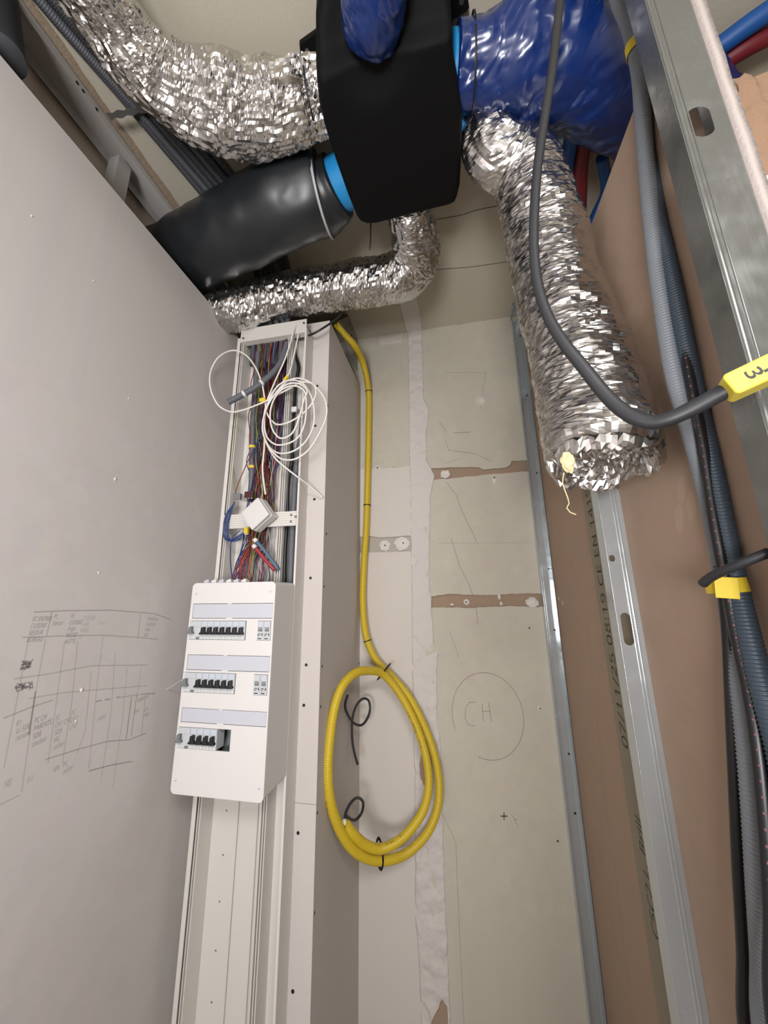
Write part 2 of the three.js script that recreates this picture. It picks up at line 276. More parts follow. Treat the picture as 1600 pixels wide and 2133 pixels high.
  circ([0.267,.8874,-1.444], 5, 'rgba(216,208,196,1)'); circ([0.27,.886,-1.444], 2.5, 'rgba(90,60,50,1)'); circ([0.262,1.1561,-1.444], 3, 'rgba(60,50,45,1)'); circ([0.2828,.4953,-1.444], 3, 'rgba(50,45,40,1)'); circ([0.2206,.0518,-1.444], 3, 'rgba(50,45,40,1)');
  circ([0.1527,2.1005,-1.444], 22, 'rgba(206,200,190,0.55)'); circ([0.1587,2.0997,-1.444], 12, 'rgba(222,216,208,0.6)');
});
const panelMat = withBump({ map: backTex, roughness: 0.9 }, 0.0005);
const panelPale = withBump({ color: 0xcbc4bc, roughness: 0.92 }, 0.0005);
function wallPanel(outline, mat, thick = 0.013, out = 0) {
  // jitter the outline a little so that the edges look broken, then give it its thickness
  const pts = []; outline.forEach((p, i) => { const q = outline[(i + 1) % outline.length], n = Math.max(1, Math.round(Math.hypot(q[0] - p[0], q[1] - p[1]) / 0.012)); for (let k = 0; k < n; k++) { const f = k / n, j = 0.0016; pts.push([p[0] + (q[0] - p[0]) * f + (k ? rr(-j, j) : 0), p[1] + (q[1] - p[1]) * f + (k ? rr(-j, j) : 0)]); } });
  const g = extrude(poly(pts), thick); g.translate(0, 0, -D - thick + out);
  return part('plaster_panel', planar(g, 'z', backX0, backX1, backY0, H), mat, wallBack);
}
const stripL = [[-.1456,2.7576,-1.444],[-.157,2.5098,-1.444],[-.1601,2.2258,-1.444],[-.1686,1.7618,-1.444],[-.1721,1.354,-1.444],[-.1808,.9929,-1.444],[-.1833,.6711,-1.444],[-.1889,.3821,-1.444],[-.1947,.248,-1.444],[-.186,.1224,-1.444],[-.1822,-.0361,-1.444]], stripR = [[-.0796,2.7438,-1.444],[-.0839,2.4969,-1.444],[-.0854,2.2156,-1.444],[-.0881,2.1429,-1.444],[-.0643,2.0921,-1.444],[-.0817,1.9774,-1.444],[-.085,1.8426,-1.444],[-.053,1.7746,-1.444],[-.0777,1.6702,-1.444],[-.0949,1.3523,-1.444],[-.087,1.098,-1.444],[-.0686,1.0637,-1.444],[-.0808,.9956,-1.444],[-.0848,.8322,-1.444],[-.0755,.7392,-1.444],[-.0867,.6479,-1.444],[-.0805,.5039,-1.444],[-.083,.3269,-1.444],[-.0837,.137,-1.444],[-.0847,-.0202,-1.444]];
const lerpX = (tab, y) => { for (let i = 1; i < tab.length; i++) if (y >= tab[i][1]) { const a = tab[i - 1], b = tab[i]; return a[0] + (b[0] - a[0]) * (y - a[1]) / (b[1] - a[1]); } return tab[tab.length - 1][0]; };
const sx = (y) => (lerpX(stripL, y) + lerpX(stripR, y)) / 2;
const gA = [[-.1009,1.8045,-1.444],[-.0638,1.8079,-1.444],[0.033,1.8042,-1.444],[0.1251,1.7965,-1.444],[0.1455,1.7842,-1.444],[0.2298,1.7857,-1.444],[0.2515,1.7964,-1.444],[0.2587,1.8126,-1.444],[0.3146,1.8098,-1.444],[0.3865,1.8097,-1.444]], gB = [[-.1029,1.7504,-1.444],[-.0499,1.755,-1.444],[0.046,1.7562,-1.444],[0.1574,1.7622,-1.444],[0.3063,1.7628,-1.444],[0.3903,1.7621,-1.444]], gC = [[-.1209,1.2722,-1.444],[-.0811,1.2736,-1.444],[-.0302,1.2822,-1.444],[0.1204,1.275,-1.444],[0.2522,1.2806,-1.444],[0.3034,1.28,-1.444],[0.3705,1.2791,-1.444]], gD = [[-.1225,1.2299,-1.444],[-.0849,1.2315,-1.444],[0.049,1.229,-1.444],[0.1962,1.2353,-1.444],[0.305,1.2312,-1.444],[0.3734,1.2326,-1.444]];
const edge = XR;
wallPanel([[sx(2.5), H], [edge, H], [edge, gA[gA.length - 1][1]], ...[...gA].reverse().slice(1)], panelMat);
wallPanel([...gB.slice(0, -1), [edge, gB[gB.length - 1][1]], [edge, gC[gC.length - 1][1]], ...[...gC].reverse().slice(1)], panelMat);
wallPanel([...gD.slice(0, -1), [edge, gD[gD.length - 1][1]], [edge, FL], [sx(0.3), FL]], panelMat);
const gL1 = [[-.1292,1.8244,-1.444],[-.1794,1.8264,-1.444],[-.256,1.8261,-1.444],[-.3166,1.8289,-1.444],[-.4539,1.8288,-1.444]], gL2 = [[-.1434,1.5179,-1.444],[-.1794,1.5194,-1.444],[-.2565,1.5167,-1.444],[-.3018,1.5165,-1.444],[-.333,1.524,-1.444],[-.4496,1.5228,-1.444]], gL3 = [[-.1455,1.4543,-1.444],[-.1812,1.4535,-1.444],[-.2819,1.455,-1.444],[-.4486,1.4546,-1.444]];
wallPanel([[-0.6, H], [sx(2.5) + 0.005, H], ...gL1.slice(0, -1), [-0.6, gL1[4][1]]], panelMat, 0.0069);
wallPanel([...gL1.slice(0, -1).reverse().map((p) => [p[0], p[1] - 0.0008]), ...gL2.slice(0, -1), [-0.6, gL2[5][1]], [-0.6, gL1[4][1] - 0.0008]].reverse(), panelPale, 0.0069, 0.0012);
wallPanel([[-0.6, gL3[3][1]], ...gL3.slice(0, -1).reverse(), [sx(0.3) - 0.005, FL], [-0.6, FL]], panelPale, 0.0069);
{ // filler strip, lumpy and wavy-edged, also running on along the ceiling
  const nu = 26, nv = 460, pos = [], idx = [], uv = [];
  for (let j = 0; j <= nv; j++) for (let i = 0; i <= nu; i++) {
    const y = H - j / nv * (H - FL), u = i / nu, w = 0.0022 * nz(3, y * 40, 9) + 0.001 * nz(7, y * 160, 2);
    const x = (lerpX(stripL, y) + w) * (1 - u) + (lerpX(stripR, y) + 0.0035 * nz(9, y * 30, 4) + 0.0015 * nz(1, y * 140, 4)) * u;
    const e = Math.min(1, Math.min(u, 1 - u) * 9), pit = Math.max(0, nz(x * 26, y * 17, 3) - 0.28) * (y < 1.6 ? 0.016 : 0.006);
    const z = i === 0 || i === nu ? -D - 0.013 : -D + 0.0006 + e * (0.0028 + 0.005 * nz(x * 24, y * 24, 1) + 0.0022 * nz(x * 70, y * 70, 5) + 0.001 * nz(x * 190, y * 190, 8)) - pit;
    pos.push(x, y, z); uv.push(x * 4, y * 4);
  }
  for (let j = 0; j < nv; j++) for (let i = 0; i < nu; i++) { const a = j * (nu + 1) + i, b = a + nu + 1; idx.push(a, b, a + 1, b, b + 1, a + 1); }
  const g = new THREE.BufferGeometry(); g.setAttribute('position', new THREE.Float32BufferAttribute(pos, 3)); g.setAttribute('uv', new THREE.Float32BufferAttribute(uv, 2)); g.setIndex(idx); g.computeVertexNormals();
  part('filler_strip', g, M.filler, wallBack, 'rough white filler strip running down the back wall');
}
function blob(p, rx, ry, rz, sd, mat, parent, name = 'plaster_dab') {
  const g = new THREE.IcosahedronGeometry(1, 4), q = g.attributes.position, v = new THREE.Vector3();
  for (let i = 0; i < q.count; i++) { v.fromBufferAttribute(q, i); const k = 1 + 0.35 * nz(v.x * 1.8 + sd, v.y * 1.8, v.z * 1.8) + 0.15 * nz(v.x * 5, v.y * 5 + sd, v.z * 5); q.setXYZ(i, v.x * k * rx, v.y * k * ry, v.z * k * rz); }
  g.computeVertexNormals(); g.translate(p[0], p[1], p[2]); return part(name, g, mat, parent);
}
for (const [p, a, b, c, s] of [[[-.0126,1.7764,-1.446], 0.02, 0.018, 0.008, 1], [[-.2779,1.4833,-1.446], 0.022, 0.022, 0.006, 2], [[-.2046,1.4885,-1.446], 0.03, 0.026, 0.007, 3], [[0.0415,1.2505,-1.447], 0.011, 0.011, 0.006, 4], [[-.0139,1.2419,-1.447], 0.008, 0.005, 0.006, 5], [[0.2804,1.2487,-1.447], 0.022, 0.018, 0.009, 6], [[0.1647,1.2709,-1.447], 0.006, 0.012, 0.006, 7], [[0.1695,1.2442,-1.447], 0.006, 0.008, 0.006, 8], [[-.3083,1.8312,-1.446], 0.012, 0.008, 0.005, 9], [[0.1839,1.7334,-1.445], 0.008, 0.014, 0.003, 10]]) blob(p, a, b, c, s, M.dab, wallBack);
for (const p of [[-.2764,1.4822,-1.4385], [-.1994,1.4892,-1.438], [0.0394,1.2507,-1.437], [-.3064,1.8279,-1.4375], [0.1844,1.7447,-1.4415]]) part('screw', new THREE.CylinderGeometry(0.0032, 0.0032, 0.002, 12).rotateX(Math.PI / 2).translate(p[0], p[1], p[2]), M.screw, wallBack);
blob([-.1411,.6767,-1.4375], 0.018, 0.05, 0.003, 21, M.brownGap, wallBack, 'bare_patch'); wallPanel([[-.111,.0392,-1.436],[-.097,.0228,-1.436],[-.0964,-.0229,-1.436],[-.1519,-.0434,-1.436],[-.1401,-.0094,-1.436],[-.1227,.013,-1.436]].map((p) => [p[0], p[1]]), M.brownGap, 0.013, 0.0085).name = 'bare_patch';
wallPanel([[-.2935,2.4875,-1.444],[-.1806,2.4924,-1.444],[-.1816,2.4499,-1.444],[-.2891,2.4517,-1.444]].map((p) => [p[0], p[1]]), panelPale, 0.0069, 0.003).name = 'filler_patch';
// the filler strip also crosses the ceiling; slab joints there are fine cracks cut in relief
{ const g = extrude(poly([[-.1564,2.505,-1.4384],[-.1643,2.505,-1.2894],[-.1709,2.505,-1.1633],[-.1749,2.505,-1.0557],[-.1185,2.505,-1.0674],[-.0949,2.505,-1.1792],[-.0881,2.505,-1.3053],[-.0845,2.505,-1.4536]].map((p) => [p[0], p[2]])), 0.004); g.rotateX(Math.PI / 2); g.translate(0, H, 0); part('filler_strip', metric(g), M.filler, ceil); }
for (const pts of [[[0.0008,2.5045,-.946],[0.0563,2.5045,-.948],[0.0955,2.5045,-.9482],[0.1262,2.5045,-.9438],[0.1643,2.5045,-.9426],[0.217,2.5045,-.9445]], [[-.056,2.5045,-1.1335],[0.036,2.5045,-1.1399],[0.1268,2.5045,-1.1503],[0.2897,2.5045,-1.1575]]]) part('crack', hose(pts.map((p) => [p[0] + rr(-0.002, 0.002), p[1], p[2]]), 0.0009, { radial: 5 }), M.conduitDark, ceil);

// boxed-out partition carrying the trunking
const PX = -0.384, PZ = -1.01, PT = 2.233;
const wallPart = struct('wall_partition');
part('front_board', mbox(XL + 0.001, PX, FL, 0.752, PZ - 0.013, PZ), M.partition, wallPart);
part('front_board', mbox(XL + 0.001, PX, 0.7532, PT, PZ - 0.013, PZ), M.partition, wallPart);
part('side_board', mbox(PX - 0.013, PX - 0.0005, FL, 0.751, -D, PZ - 0.0132), M.partition, wallPart);
part('side_board', mbox(PX - 0.013, PX - 0.0005, 0.7522, PT, -D, PZ - 0.0132), M.partition, wallPart);
for (const p of [[-.4223,1.9769,-1.01],[-.4241,1.829,-1.01],[-.4184,1.5763,-1.01],[-.4219,1.3325,-1.01],[-.4256,1.0902,-1.01],[-.4283,.986,-1.01],[-.4311,.6866,-1.01],[-.4295,.3693,-1.01]]) part('screw', new THREE.CylinderGeometry(0.0042, 0.0042, 0.001, 14).rotateX(Math.PI / 2).translate(p[0], p[1], -1.0098), M.screw, wallPart);
for (const p of [[-.384,1.9003,-1.0142],[-.384,1.4683,-1.0325],[-.384,1.3069,-1.0239],[-.384,1.0845,-1.0257],[-.384,.9807,-1.0229],[-.384,.7305,-1.0192],[-.384,.5194,-1.0182],[-.384,1.0213,-1.4315]]) part('screw', new THREE.CylinderGeometry(0.004, 0.004, 0.001, 12).rotateZ(Math.PI / 2).translate(-0.3842, p[1], p[2]), M.screw, wallPart);
for (const p of [[-.384,.9228,-1.2869],[-.384,.57,-1.3122]]) { const s = new THREE.Shape(); s.absellipse(0, 0, 0.028, 0.04, 0, 7); const g = extrude(s, 0.0012, 0, 1, 24); g.rotateY(Math.PI / 2); g.translate(PX - 0.0004, p[1], p[2]); part('cut_hole', g, M.white, wallPart, 'pale cut opening where a black cable comes out'); }
{ const t = thing('metal_plate', 'galvanised metal framing piece behind the top of the yellow conduit', 'metal framing');
  const g = extrude(poly([[-.4,2.3179,-1.1149],[-.4,2.5074,-1.2898],[-.4,2.5314,-1.5011],[-.4,2.333,-1.4853],[-.4,2.322,-1.358]].map((p) => [p[2], p[1]])), 0.0012); g.rotateY(-Math.PI / 2); g.scale(1, 1, 1); g.translate(-0.4, 0, 0); part('plate', g, M.galvDull, t);
  const p = [-.399,2.4409,-1.3349]; part('screw', new THREE.CylinderGeometry(0.004, 0.004, 0.002, 10).rotateZ(Math.PI / 2).translate(-0.3985, p[1], p[2]), M.screw, t); }

// right partition: brown paper back of a board behind metal studs
const RT = { u0: -1.5, u1: -0.3, v0: 0.3, v1: 2.12 };
const brownTex = canvasTex(1350, 2048, (x, w, h) => {
  mottle(x, w, h, [168, 145, 126], 3600, 8, 2, 30, 0.16);
  const U = (z) => (z - RT.u0) / (RT.u1 - RT.u0) * w, Y = (y) => (1 - (y - RT.v0) / (RT.v1 - RT.v0)) * h, P = (p) => [U(p[2]), Y(p[1])];
  x.fillStyle = 'rgb(146,138,120)'; x.fillRect(U(-1.03), 0, U(-0.86) - U(-1.03), h);
  for (let i = 0; i < 500; i++) { x.fillStyle = `rgba(${150 + rr(-9, 9) | 0},${141 + rr(-9, 9) | 0},${122 + rr(-9, 9) | 0},0.25)`; x.fillRect(rr(U(-1.03), U(-0.87)), rr(0, h), rr(2, 9), rr(10, 60)); }
  const print = (a, b, size, s, font = 'sans-serif') => { const A = P(a), B = P(b); x.save(); x.translate(A[0], A[1]); x.rotate(-Math.PI / 2); x.fillStyle = 'rgba(38,40,42,0.85)'; x.font = `${size}px ${font}`; const k = Math.hypot(B[0] - A[0], B[1] - A[1]) / x.measureText(s).width; x.scale(k, 1); x.fillText(s, 0, 0); x.restore(); };
  print([0.36,.9342,-.9754], [0.36,1.5827,-.9824], 46, '07/11/25 08:19 CE EN 14190');
  print([0.36,.5973,-.9678], [0.36,.8089,-.9811], 40, 'C5C2 L. Brill', 'cursive');
  const dots = [[0.36,1.1938,-1.1354],[0.36,1.0404,-1.1486],[0.36,.9669,-1.153],[0.36,.8238,-1.1654],[0.36,.7076,-1.1785],[0.36,.6282,-1.17],[0.36,.5116,-1.18],[0.36,.4199,-1.1873],[0.36,.35,-1.1826]]; for (let i = 1; i < dots.length; i++) if (i % 2 || i > 3) stroke(x, [P(dots[i - 1]), P(dots[i])], 0.28, 2);
  for (const p of [[0.36,1.2608,-1.3865],[0.36,1.2469,-1.3457]]) { const a = P(p); x.fillStyle = 'rgb(214,204,192)'; x.fillRect(a[0] - 7, a[1] - 8, 12, 16); }
  for (const p of [[0.36,1.4075,-.6014],[0.36,1.4368,-.6154],[0.36,1.3945,-.6358]]) { const a = P(p); x.fillStyle = 'rgba(186,166,148,0.35)'; x.beginPath(); x.ellipse(a[0], a[1], 12, 26, 0.3, 0, 7); x.fill(); }
});
const wallBrown = struct('wall_right');
const BT = 2.117;
part('board', planar(box(XR, XR + 0.0125, FL, BT, -1.444, -0.387), 'x', RT.u0, RT.u1, RT.v0, RT.v1), withBump({ map: brownTex, roughness: 0.85 }, 0.0003), wallBrown, 'brown paper back of a plasterboard');
part('board_face', mbox(XR + 0.0126, XR + 0.0148, FL, BT, -1.444, -0.386), M.partition, wallBrown);
part('board_edge', (() => { const n = 120, pos = [], idx = [], uv = []; for (let i = 0; i <= n; i++) { const y = FL + i / n * (BT - FL), a = 0.0012 * nz(4, y * 30, 1) + 0.0006 * nz(2, y * 120, 1); for (const [x, z] of [[XR + 0.0005 + a * 0.5, -0.41], [XR + 0.0005 + a * 0.5, -0.383], [XR + 0.0149 + a, -0.383], [XR + 0.0149 + a, -0.41]]) { pos.push(x, y, z); uv.push(x * 4, y * 4); } } for (let i = 0; i < n; i++) for (let k = 0; k < 3; k++) { const b = i * 4 + k; idx.push(b, b + 1, b + 4, b + 1, b + 5, b + 4); } const g = new THREE.BufferGeometry(); g.setAttribute('position', new THREE.Float32BufferAttribute(pos, 3)); g.setAttribute('uv', new THREE.Float32BufferAttribute(uv, 2)); g.setIndex(idx); g.computeVertexNormals(); return g; })(), withBump({ color: 0xb0a6a0, roughness: 0.95 }, 0.001), wallBrown, 'cut white edge of the plasterboard');

// studs: folded sheet profile standing upright; web faces the camera with service holes
function stud(name, label, x0, x1, z, fl, y0, y1, holes, mat, ribs) {
  const t = thing(name, label, 'metal stud');
  const s = new THREE.Shape(); s.moveTo(x0, y0); s.lineTo(x1, y0); s.lineTo(x1, y1); s.lineTo(x0, y1); s.lineTo(x0, y0);
  for (const [hx, hy, w, h] of holes) s.holes.push(rrect(hx - w / 2, hx + w / 2, hy - h / 2, hy + h / 2, Math.min(w / 2.01, 0.0125), new THREE.Path()));
  const web = extrude(s, 0.0009); web.translate(0, 0, z - 0.0009);
  part('web', metric(web), mat, t);
  for (const x of [x0, x1 - 0.0009]) part('flange', mbox(x, x + 0.0009, y0, y1, z - fl, z - 0.001), mat, t);
  part('lip', mbox(x0 + 0.001, x0 + 0.007, y0, y1, z - fl - 0.0009, z - fl), mat, t);
  for (const [rx, rw, rh] of ribs) { const g = new THREE.CylinderGeometry(1, 1, y1 - y0, 10, 1, false); g.scale(rw, 1, rh); g.translate(rx, (y0 + y1) / 2, z); part('rib', metric(g), mat, t); }
  return t;
}
{ const h1 = [0.3304,1.8458,-.385], h0 = [h1[0], h1[1] - 0.6];
  stud('metal_stud', 'tall galvanised jamb stud at right edge with oval hole, beside cut white board edge', 0.308, XR - 0.0002, -0.385, 0.032, FL, H - 0.001, [[h1[0], h1[1], 0.0245, 0.05]], M.galvDull, [[0.312, 0.0028, 0.0016], [0.3195, 0.0011, 0.0012]]);
  const h2 = [0.3292,1.209,-.817], h3 = [0.3252,1.3494,-.817];
  stud('metal_stud', 'galvanised stud with long slot, standing against the brown board below the silver duct', 0.3162, XR - 0.0002, -0.817, 0.034, FL, H - 0.029, [[h2[0] + 0.003, h2[1], 0.018, 0.062], [h3[0], h3[1], 0.011, 0.014]], M.galv, [[0.343, 0.0022, 0.0014], [0.349, 0.0022, 0.0014], [0.3165, 0.0009, 0.0014]]); }
{ const t = thing('metal_track', 'galvanised track fixed upright on the back wall, beside the brown board', 'metal track');
  part('web', mbox(0.314, 0.358, FL, H - 0.03, -1.4435, -1.4425), M.galv, t); part('flange', mbox(0.314, 0.315, FL, H - 0.03, -1.4424, -1.416), M.galv, t); part('flange', mbox(0.357, 0.358, FL, H - 0.03, -1.4424, -1.416), M.galv, t);
  for (const x of [0.322, 0.328, 0.349]) { const g = new THREE.CylinderGeometry(1, 1, H - 0.03 - FL, 8); g.scale(0.0016, 1, 0.0016); g.translate(x, (H - 0.03 + FL) / 2, -1.4425); part('rib', metric(g), M.galv, t); }
  for (const p of [[0.3475,2.3946,-1.442],[0.3466,2.0998,-1.442],[0.3489,1.7525,-1.442],[0.3517,1.3695,-1.442],[0.3469,1.1501,-1.442],[0.3468,.7514,-1.442],[0.3447,.5792,-1.442]]) part('screw', new THREE.CylinderGeometry(0.0035, 0.0035, 0.002, 12).rotateX(Math.PI / 2).translate(Math.min(0.353, Math.max(0.33, p[0])), p[1], -1.4415), M.screw, t); }
{ const t = thing('metal_track', 'galvanised track fixed along the ceiling above the brown board', 'metal track');
  part('web', mbox(0.311, 0.359, H - 0.001, H - 0.0002, -1.44, -0.38), M.galv, t); part('flange', mbox(0.311, 0.312, H - 0.028, H - 0.0011, -1.44, -0.38), M.galv, t); part('flange', mbox(0.358, 0.359, H - 0.028, H - 0.0011, -1.44, -0.38), M.galv, t);
  const p = [0.3304,2.49,-1.3555]; part('screw', new THREE.CylinderGeometry(0.0035, 0.0035, 0.002, 12).rotateZ(Math.PI / 2).translate(0.3105, p[1], p[2]), M.screw, t); }
{ const t = thing('metal_track', 'grey track on the ceiling above the grey left wall, with screw holes', 'metal track');
  part('web', mbox(-0.892, -0.82, H - 0.001, H - 0.0002, -1.3, 0.6), M.trackGrey, t); part('flange', mbox(-0.821, -0.82, H - 0.03, H - 0.0011, -1.3, 0.6), M.trackGrey, t); part('flange', mbox(-0.892, -0.891, H - 0.03, H - 0.0011, -1.3, 0.6), M.trackGrey, t);
  for (const p of [[-.8195,2.4509,-.436],[-.8195,2.4665,-.45],[-.8195,2.4701,-.484]]) part('screw_hole', new THREE.CylinderGeometry(0.0035, 0.0035, 0.001, 12).rotateZ(Math.PI / 2).translate(-0.8194, Math.min(H - 0.008, Math.max(H - 0.024, p[1])), p[2]), M.screw, t); }
{ const t = thing('metal_stud', 'short grey stud rising from behind the left wall into the ceiling track', 'metal stud');
  part('flange', mbox(-0.845, -0.844, 1.2, H - 0.03, -0.608, -0.572), M.trackGrey, t); part('web', mbox(-0.878, -0.844, 1.2, H - 0.03, -0.572, -0.571), M.trackGrey, t); part('flange', mbox(-0.878, -0.877, 1.2, H - 0.03, -0.608, -0.5725), M.trackGrey, t); }
{ // rough plaster strips left of and beside the ceiling track
  for (const [x0, x1, sd] of [[-0.8195, -0.802, 3], [-0.9045, -0.893, 5]]) { const n = 160, pos = [], idx = [], uv = []; for (let i = 0; i <= n; i++) { const z = -1.3 + i / n * 1.9, w = 0.006 * nz(sd, z * 14, 2) + 0.003 * nz(sd, z * 50, 5); for (const [x, y] of [[x0, H - 0.0005], [x0, H - 0.009], [(x0 + x1) / 2, H - 0.012 + w * 0.4], [x1 + w, H - 0.0005]]) { pos.push(x, y, z); uv.push(x * 4, z * 4); } } for (let i = 0; i < n; i++) for (let k = 0; k < 3; k++) { const b = i * 4 + k; idx.push(b, b + 4, b + 1, b + 1, b + 4, b + 5); } const g = new THREE.BufferGeometry(); g.setAttribute('position', new THREE.Float32BufferAttribute(pos, 3)); g.setAttribute('uv', new THREE.Float32BufferAttribute(uv, 2)); g.setIndex(idx); g.computeVertexNormals(); part('adhesive_bead', g, withBump({ color: 0x8f7f6c, roughness: 1 }, 0.002), ceil); } }

// ---------------------------------------------------------------- ventilation unit
{ const t = thing('ventilation_unit', 'black moulded ventilation box fixed to the ceiling with ducts on every side', 'ventilation unit');
  const y0 = 2.3, out = [[-.1385,2.3,-.3479],[-.1563,2.3,-.3743],[-.1793,2.3,-.3831],[-.1989,2.3,-.4047],[-.2143,2.3,-.4454],[-.2276,2.3,-.5003],[-.2292,2.3,-.5364],[-.2276,2.3,-.5768],[-.2188,2.3,-.6832],[-.2099,2.3,-.7408],[-.2031,2.3,-.7568],[-.1874,2.3,-.7668],[-.1604,2.3,-.771],[-.0441,2.3,-.7658],[0.0408,2.3,-.763],[0.0561,2.3,-.7587],[0.0624,2.3,-.7467],[0.0696,2.3,-.7193],[0.0739,2.3,-.629],[0.073,2.3,-.5771],[0.0643,2.3,-.5296],[0.0548,2.3,-.4932],[0.0523,2.3,-.4554],[0.0518,2.3,-.4162],[0.0513,2.3,-.386]].map((p) => [p[0], p[2]]);
  const cx = -0.075, cz = -0.58, crease = -0.462, rec = [-.1064,2.33,-.4364], K = 34, n = out.length * 6, ring = [];
  for (let i = 0; i < n; i++) { const a = out[Math.floor(i / 6)], b = out[(Math.floor(i / 6) + 1) % out.length], f = (i % 6) / 6; ring.push([a[0] + (b[0] - a[0]) * f, a[1] + (b[1] - a[1]) * f]); }
  const pos = [], idx = [], uv = [];
  const hgt = (x, z) => { const s = Math.max(0, z - crease), d = Math.hypot(x - rec[0], (z - rec[2]) * 1.0); return y0 + 0.55 * Math.max(0, s - 0.006) + (s > 0 ? 0.02 * Math.min(1, s / 0.02) : 0) + 0.016 * Math.exp(-Math.pow(d / 0.075, 4)); };
  for (let k = 0; k <= K; k++) { const r = k / K, q = Math.min(1, r); for (let i = 0; i < n; i++) { const x = cx + (ring[i][0] - cx) * q, z = cz + (ring[i][1] - cz) * q, e = Math.max(0, (r - 0.9) / 0.1); pos.push(x, hgt(x, z) + 0.012 * (1 - Math.sqrt(1 - e * e * 0.98)), z); uv.push(x * 6, z * 6); } }
  for (let k = 1; k <= 4; k++) for (let i = 0; i < n; i++) { const x = ring[i][0], z = ring[i][1], b = hgt(x, z) + 0.012; pos.push(x, b + (H - 0.004 - b) * k / 4, z); uv.push(x * 6, k * 0.2); }
  for (let k = 0; k < K + 4; k++) for (let i = 0; i < n; i++) { const a = k * n + i, b = k * n + (i + 1) % n; idx.push(a, b, a + n, b, b + n, a + n); }
  const g = new THREE.BufferGeometry(); g.setAttribute('position', new THREE.Float32BufferAttribute(pos, 3)); g.setAttribute('uv', new THREE.Float32BufferAttribute(uv, 2)); g.setIndex(idx); g.computeVertexNormals();
  part('body', g, M.epp, t);
  for (const [pts, hp] of [[[[-.2272,2.49,-.4749],[-.2742,2.49,-.4844],[-.281,2.49,-.5075],[-.2781,2.49,-.5142],[-.2387,2.49,-.5222]], [-.261,2.478,-.4977]], [[[0.0509,2.49,-.4794],[0.0916,2.49,-.4863],[0.0972,2.49,-.5085],[0.0924,2.49,-.5127],[0.0601,2.49,-.5193]], [0.0814,2.478,-.4961]]]) { const lug = extrude(poly(pts.map((p) => [p[0], p[2]])), 0.012, 0.002); lug.rotateX(Math.PI / 2); lug.translate(0, 2.496, 0); part('mounting_lug', lug, M.epp, t); part('screw', new THREE.CylinderGeometry(0.005, 0.005, 0.003, 14).translate(hp[0], 2.4815, hp[2]), M.steel, t); }
  const col = (a, b, r) => part('spigot', hose([a, b], r, { radial: 32 }), M.blueCollar, t, 'bright blue round spigot');
  col([-0.19, 2.375, -0.68], [-0.27, 2.372, -0.705], 0.064);
  col([0.06, 2.385, -0.64], [0.1, 2.385, -0.645], 0.05);
  col([-0.08, 2.38, -0.75], [-0.075, 2.37, -0.8], 0.05);
  col([-0.21, 2.39, -0.535], [-0.245, 2.39, -0.535], 0.054);
  col([0.05, 2.385, -0.545], [0.085, 2.385, -0.55], 0.057);
}
function duct(name, label, pts, radii, opts, mat, tieT, tieMat, tieW = 0.004, rk = 1.0) {
  const t = thing(name, label, 'duct');
  part('sleeve', crumpled(pts, radii, opts), mat, t);
  for (const [tt, r] of tieT) part('cable_tie', ringAt(pts, Array.isArray(tt) ? tNear(pts, tt) : tt, r, tieW, 0.002), tieMat, t);
  return t;
}
const FO = { step: 0.0034, radial: 92 };
duct('foil_duct', 'wide crumpled silver duct running from the black box to the top left', [[-0.222, 2.39, -0.535], [-0.262, 2.39, -0.535], [-0.3, 2.385, -0.53], [-.3531,2.38,-.5278],[-.4375,2.38,-.5056],[-.5317,2.38,-.4635],[-.5818,2.38,-.4138],[-.5992,2.38,-.3588],[-.607,2.38,-.3099],[-.6082,2.38,-.268],[-.6061,2.38,-.2358], [-0.63, 2.37, 0.02], [-0.6, 2.37, 0.5]], [0.06, 0.063, 0.07, 0.078, 0.083, 0.074, 0.064, 0.058, 0.056, 0.056, 0.056, 0.06, 0.06], { step: 0.0032, radial: 100, fold: 0.006, lump: 0.012, grit: 0.00045, freq: 27, around: 2.2, sd: 3 }, M.foil, [[[-0.256, 2.39, -0.535], 0.065]], M.tie);
duct('foil_duct', 'short silver duct bending from behind the black box to the left, above the trunking', [[-0.078, 2.375, -0.775], [-0.07, 2.36, -0.82], [-.0625,2.3497,-.875],[-.0655,2.3481,-.93],[-.1087,2.3242,-.965],[-.2029,2.3191,-.967],[-.3456,2.3143,-.96],[-.48,2.3031,-.945],[-.5968,2.2761,-.93],[-.6768,2.248,-.915],[-.7524,2.2394,-.905]], [0.056, 0.064, 0.071, 0.074, 0.073, 0.072, 0.07, 0.07, 0.07, 0.068, 0.06], { step: 0.0034, radial: 60, fold: 0.0034, lump: 0.007, grit: 0.0004, freq: 60, around: 1.4, sd: 11 }, M.foil, [], M.tie);
const rightDuct = [[0.088, 2.385, -0.642], [0.112, 2.385, -0.645], [0.1543,2.2964,-.66],[0.2102,2.2719,-.685],[0.2383,2.1914,-.71],[0.2539,2.0772,-.72],[0.26,1.9683,-.715],[0.263,1.8525,-.7],[0.265,1.7288,-.675],[0.2603,1.6174,-.645],[0.2571,1.5465,-.625],[0.2533,1.5072,-.615],[0.2511,1.4883,-.612]];
duct('foil_duct', 'long silver duct hanging down on the right with an open crumpled end', rightDuct, [0.055, 0.056, 0.064, 0.072, 0.08, 0.082, 0.084, 0.085, 0.086, 0.086, 0.088, 0.086, 0.07], { step: 0.003, radial: 62, fold: 0.0034, lump: 0.007, grit: 0.0004, freq: 66, around: 1.3, sd: 23, skew: 0.004, caps: false }, M.foil, [[0.045, 0.0585]], M.tie);
